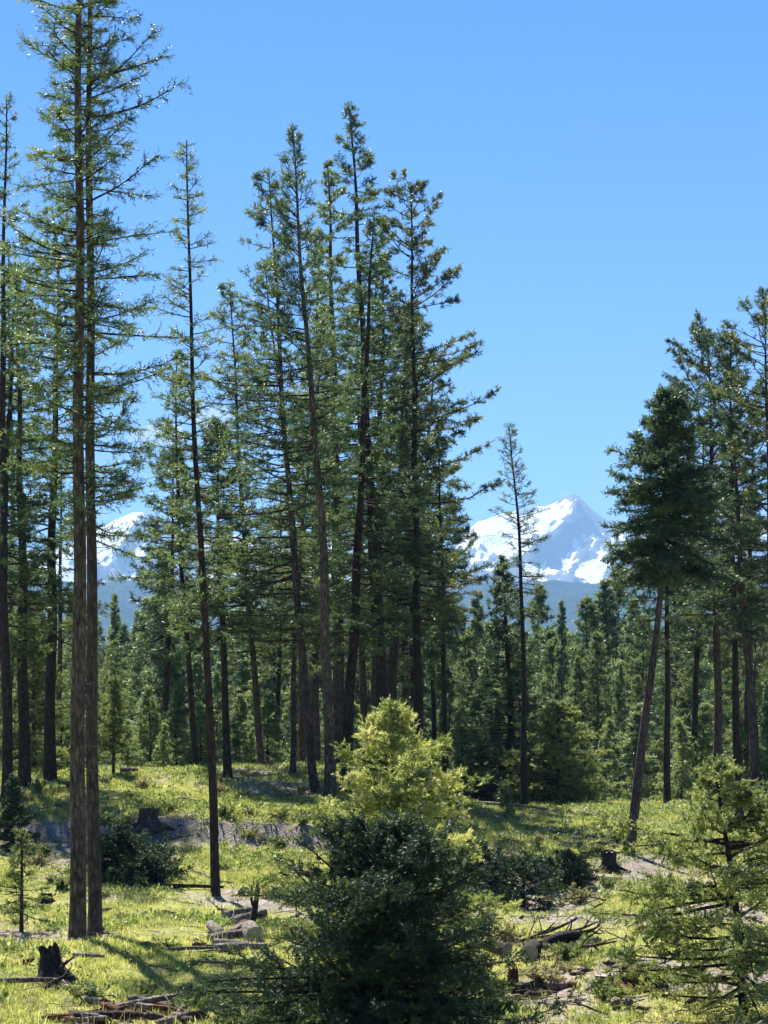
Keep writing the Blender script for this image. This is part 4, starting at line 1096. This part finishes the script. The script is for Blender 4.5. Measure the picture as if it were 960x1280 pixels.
for i, (x, y, ln, a, t) in enumerate([(255, 1176, 1.2, .3, .12), (300, 1150, .9, 2.4, .3), (270, 1165, 1.0, 1.0, .2), (320, 1190, .8, .2, .15), (285, 1192, 1.1, 2.9, .06), (240, 1185, .8, .1, .05)]):
    dead_branch(l2, 'branches of the slash pile by the lone larch', G(x, y), ln, .022, a, t, 340 + i, 'dead_grey' if i % 3 else 'bark_grey')
# slash pile on the right of the young firs
g3 = 'logs of the slash pile right of the young firs'
log('dark log with round ringed end in the slash pile right of the young firs', g3, G(661, 1203), .8, .15, 1.35, .05, 'bark_dark', 'cut_grey', 351)
log('dark log leaning across the ringed one in that slash pile', g3, G(678, 1190), .75, .10, .5, .2, 'bark_dark', 'cut_grey', 352, bend=.12)
log('stubby mossy log left of the ringed one in that slash pile', g3, G(634, 1196), .45, .12, 2.2, .1, 'bark_grey', 'cut_grey', 353)
log('pale chip of log on the right end of that slash pile', g3, G(724, 1184), .38, .07, .2, .1, 'dead_grey', 'cut_pale', 354)
l3 = 'dark rooty limb in the slash pile right of the young firs'
for i, (x, y, ln, r, a, t) in enumerate([(690, 1192, 1.1, .05, -.35, .12), (700, 1180, .8, .04, -.1, .35), (684, 1178, 1.0, .05, .1, .22), (712, 1196, .7, .045, -.9, .05), (650, 1180, .9, .035, .7, .3), (660, 1176, .5, .02, 1.2, .9), (696, 1200, .8, .04, .0, .02), (672, 1200, .7, .03, -.4, .05), (640, 1186, 1.0, .03, .2, .25), (655, 1178, 1.1, .04, .0, .1), (668, 1172, .9, .05, -.2, .15), (700, 1188, .9, .03, .5, .5), (715, 1186, .6, .03, -.3, .4), (645, 1196, .8, .02, .6, .3), (690, 1176, 1.2, .045, -.25, .05), (680, 1204, .9, .025, .1, .02)]):
    dead_branch(l3, 'limbs of the slash pile right of the young firs', G(x, y), ln, r, a, t, 360 + i, 'bark_dark' if i % 3 else 'bark_grey', 3)
# loose chunks below that pile
l4 = 'broken chunk of wood in the loose heap below the right slash pile'
for i, (x, y, ln, w, h, a) in enumerate([(664, 1240, .5, .16, .14, .4), (682, 1232, .4, .2, .18, 1.2), (700, 1238, .45, .14, .12, -.3), (655, 1246, .5, .1, .1, .1), (676, 1248, .5, .12, .1, 2.8), (716, 1236, .3, .1, .1, .8), (690, 1222, .55, .12, .12, 1.1), (722, 1222, .3, .1, .06, .6), (732, 1216, .25, .09, .06, .2)]):
    slab(l4, 'wood chunks below the right slash pile', G(x, y), ln, w, h, a, .05, 380 + i, ['bark_grey', 'rotten_red', 'dead_grey', 'bark_dark'][i % 4])
# splintered heap at the front
l5 = 'splintered slab in the heap of broken wood at the front of the clearing'
rs5 = np.random.default_rng(55)
for i in range(30):
    x = rs5.uniform(84, 245); y = 1284 - (rs5.uniform(0, 24) if 110 < x < 225 else rs5.uniform(0, 12))
    slab(l5, 'slabs of the front wood heap', G(x, y, rs5.uniform(0, .10) * (110 < x < 220)), rs5.uniform(.25, .8), rs5.uniform(.06, .16), rs5.uniform(.04, .10), rs5.normal(.1, .6), rs5.normal(0, .22), 400 + i, ['dead_grey', 'rotten_red', 'dead_grey', 'bark_grey', 'rotten_red'][i % 5])
slab('long bleached slab lying on top of the broken wood heap', None, G(180, 1270, .14), 1.0, .15, .07, .55, -.12, 440, 'dead_grey')
log('dark half buried log along the front of the broken wood heap', None, G(92, 1278), .9, .06, .02, 0, 'bark_dark', 'cut_grey', 441)
# single pieces on the ground
for i, (lab, x, y, ln, r, a, t, m, b) in enumerate([
    ('bleached pole lying in front of the twin larches', 92, 1198, .55, .045, -.35, .0, 'dead_grey', 'log'),
    ('white bleached pole lying across the dark hollow', 171, 1072, 1.9, .05, -1.05, -.12, 'dead_grey', 'log'),
    ('grey weathered pole sloping down beside the lone larch', 217, 1086, 2.2, .04, -1.0, -.1, 'dead_grey', 'log'),
    ('short white stick near the mound crest', 219, 1000, .75, .045, -.9, 0, 'dead_grey', 'log'),
    ('grey log lying on the mound side left of the twins', 58, 982, 1.5, .07, -.7, -.05, 'dead_grey', 'log'),
    ('long grey pole on the slope right of the sunlit young fir', 598, 1006, 3.2, .06, -.75, -.06, 'dead_grey', 'log'),
    ('pale short stick in the shaded hollow by the dark fir', 596, 1132, .5, .03, -.9, .1, 'dead_grey', 'log'),
    ('thin grey log in the grass in front of the lone larch', 205, 1192, 1.0, .04, .45, 0, 'dead_grey', 'log'),
    ('dark log at the bottom of the mound hollow', 196, 1112, 1.6, .06, -.1, 0, 'bark_dark', 'log'),
    ('grey log lying on the flat left of the ragged root stump', -4, 1232, .9, .05, .25, 0, 'dead_grey', 'log'),
    ('brown log among the shaded grass under the mound', 690, 1105, 1.8, .06, .15, .02, 'bark_grey', 'log'),
    ('dark short log near the foot of the yellow green sapling', 800, 1168, .55, .08, .2, .05, 'bark_dark', 'log')]):
    log(lab, None, G(x, y), ln, r, a, t, m, 'cut_pale' if m == 'dead_grey' else 'cut_grey', 460 + i, taper=.6)
l6 = 'pale chunk of wood in the debris patch before the leaning fir'
r6 = np.random.default_rng(66)
for i in range(26):
    x = r6.uniform(672, 772); y = 1035 + (x - 672) * .30 + r6.normal(0, 9)
    slab(l6, 'debris patch before the leaning fir', G(x, y), r6.uniform(.2, .55), r6.uniform(.08, .2), r6.uniform(.06, .16), r6.random() * 3, r6.normal(0, .2), 500 + i, ['dead_grey', 'dead_grey', 'bark_grey'][i % 3])
l9 = 'small bleached wood chunk lying in the grass of the flat'
r9 = np.random.default_rng(69)
for i in range(44):
    x = r9.uniform(0, 300) if i % 2 else r9.uniform(610, 900); y = r9.uniform(1140, 1278)
    slab(l9, 'bleached wood chunks on the flat', G(x, y, .02), r9.uniform(.12, .4), r9.uniform(.05, .13), r9.uniform(.04, .1), r9.random() * 3, r9.normal(0, .2), 800 + i, ['dead_grey', 'dead_grey', 'bark_grey', 'rotten_red'][i % 4])
l10 = 'dead limb added to darken the hollow right of the young firs'
for i in range(18):  # limbs added to help darken the hollow in place of a cast shadow
    dead_branch(l10, 'dead limbs added to darken the hollow', G(r9.uniform(590, 760), r9.uniform(1060, 1150)), r9.uniform(.5, 1.5), r9.uniform(.015, .04), r9.random() * 6.28, r9.normal(.1, .12), 860 + i, ['bark_dark', 'bark_grey', 'dead_grey'][i % 3], 4)
l7 = 'fallen dead branch on the left slope of the mound'
r7 = np.random.default_rng(67)
for i in range(26):
    x = r7.uniform(0, 400); y = r7.uniform(985, 1110)
    dead_branch(l7, 'dead branches on the mound', G(x, y), r7.uniform(.5, 1.5), r7.uniform(.012, .03), r7.random() * 6.28, r7.normal(.08, .1), 540 + i, ['dead_grey', 'bark_grey', 'bark_dark'][i % 3], 4)
l8 = 'fallen dead branch on the flat'
for i in range(30):
    x = r7.uniform(0, 300) if i % 2 else r7.uniform(610, 900); y = r7.uniform(1140, 1275)
    dead_branch(l8 + (' around the ragged root stump' if i % 2 else ' around the crumbling red stump'), 'dead branches on the flat' + (' by the root stump' if i % 2 else ' by the red stump'), G(x, y), r7.uniform(.3, 1.0), r7.uniform(.008, .02), r7.random() * 6.28, r7.normal(.06, .08), 580 + i, ['dead_grey', 'bark_grey', 'dead_grey'][i % 3], 3)

# ------------------------------------------------------------------ haze
def haze():
    x0, x1, y0, y1, z0, z1 = -15990, 15990, -320, 15990, -24, 1640
    V = np.array([(x, y, z) for x in (x0, x1) for y in (y0, y1) for z in (z0, z1)], float)
    Q = np.array([(0, 1, 3, 2), (4, 6, 7, 5), (0, 4, 5, 1), (2, 3, 7, 6), (0, 2, 6, 4), (1, 5, 7, 3)])
    m = bpy.data.materials.new('haze_air'); m.use_nodes = True
    n = m.node_tree.nodes; l = m.node_tree.links
    n.remove(n['Principled BSDF'])
    v = n.new('ShaderNodeVolumePrincipled')
    v.inputs['Color'].default_value = (.33, .61, 1.0, 1)
    v.inputs['Density'].default_value = 8e-5
    v.inputs['Density Attribute'].default_value = ''
    v.inputs['Anisotropy'].default_value = 0.0
    l.new(v.outputs[0], n['Material Output'].inputs['Volume'])
    tag(obj('haze', raw_mesh('haze', V, [Q], m)), 'pale blue haze in the air over the valley', None, kind='stuff')
haze()

# ------------------------------------------------------------------ clouds
def cloud(label, px, py, w, h, seed):
    D = 24000.0
    import bmesh
    bm = bmesh.new(); bmesh.ops.create_icosphere(bm, subdivisions=4, radius=1)
    me = bpy.data.meshes.new('cloud'); bm.to_mesh(me); bm.free()
    co = np.empty(len(me.vertices) * 3, np.float32); me.vertices.foreach_get('co', co); co = co.reshape(-1, 3)
    r = 1 + .55 * fbm(co[:, 0] * 1.6 + 5, co[:, 2] * 2.2 + co[:, 1], 4, seed) + .2 * fbm(co[:, 0] * 6, co[:, 2] * 6 + co[:, 1] * 3, 3, seed + 5)
    co = co * r[:, None] * np.array([[w, w * .5, h]]) / F * D * .5
    me.vertices.foreach_set('co', co.astype(np.float32).ravel()); me.update()
    m = bpy.data.materials.new('cloud_vapour'); m.use_nodes = True
    n = m.node_tree.nodes; n.remove(n['Principled BSDF'])
    v = n.new('ShaderNodeVolumePrincipled'); v.inputs['Color'].default_value = (1, 1, 1, 1); v.inputs['Density'].default_value = .0035; v.inputs['Density Attribute'].default_value = ''
    m.node_tree.links.new(v.outputs[0], n['Material Output'].inputs['Volume'])
    me.materials.append(m)
    tag(obj('cloud', me, None, at(px, py, D)), label, 'cloud')
cloud('small white cloud low in the sky beyond the lone larch', 268, 523, 60, 26, 3)
cloud('wispy white cloud low in the sky beyond the twin larches', 195, 545, 80, 30, 9)
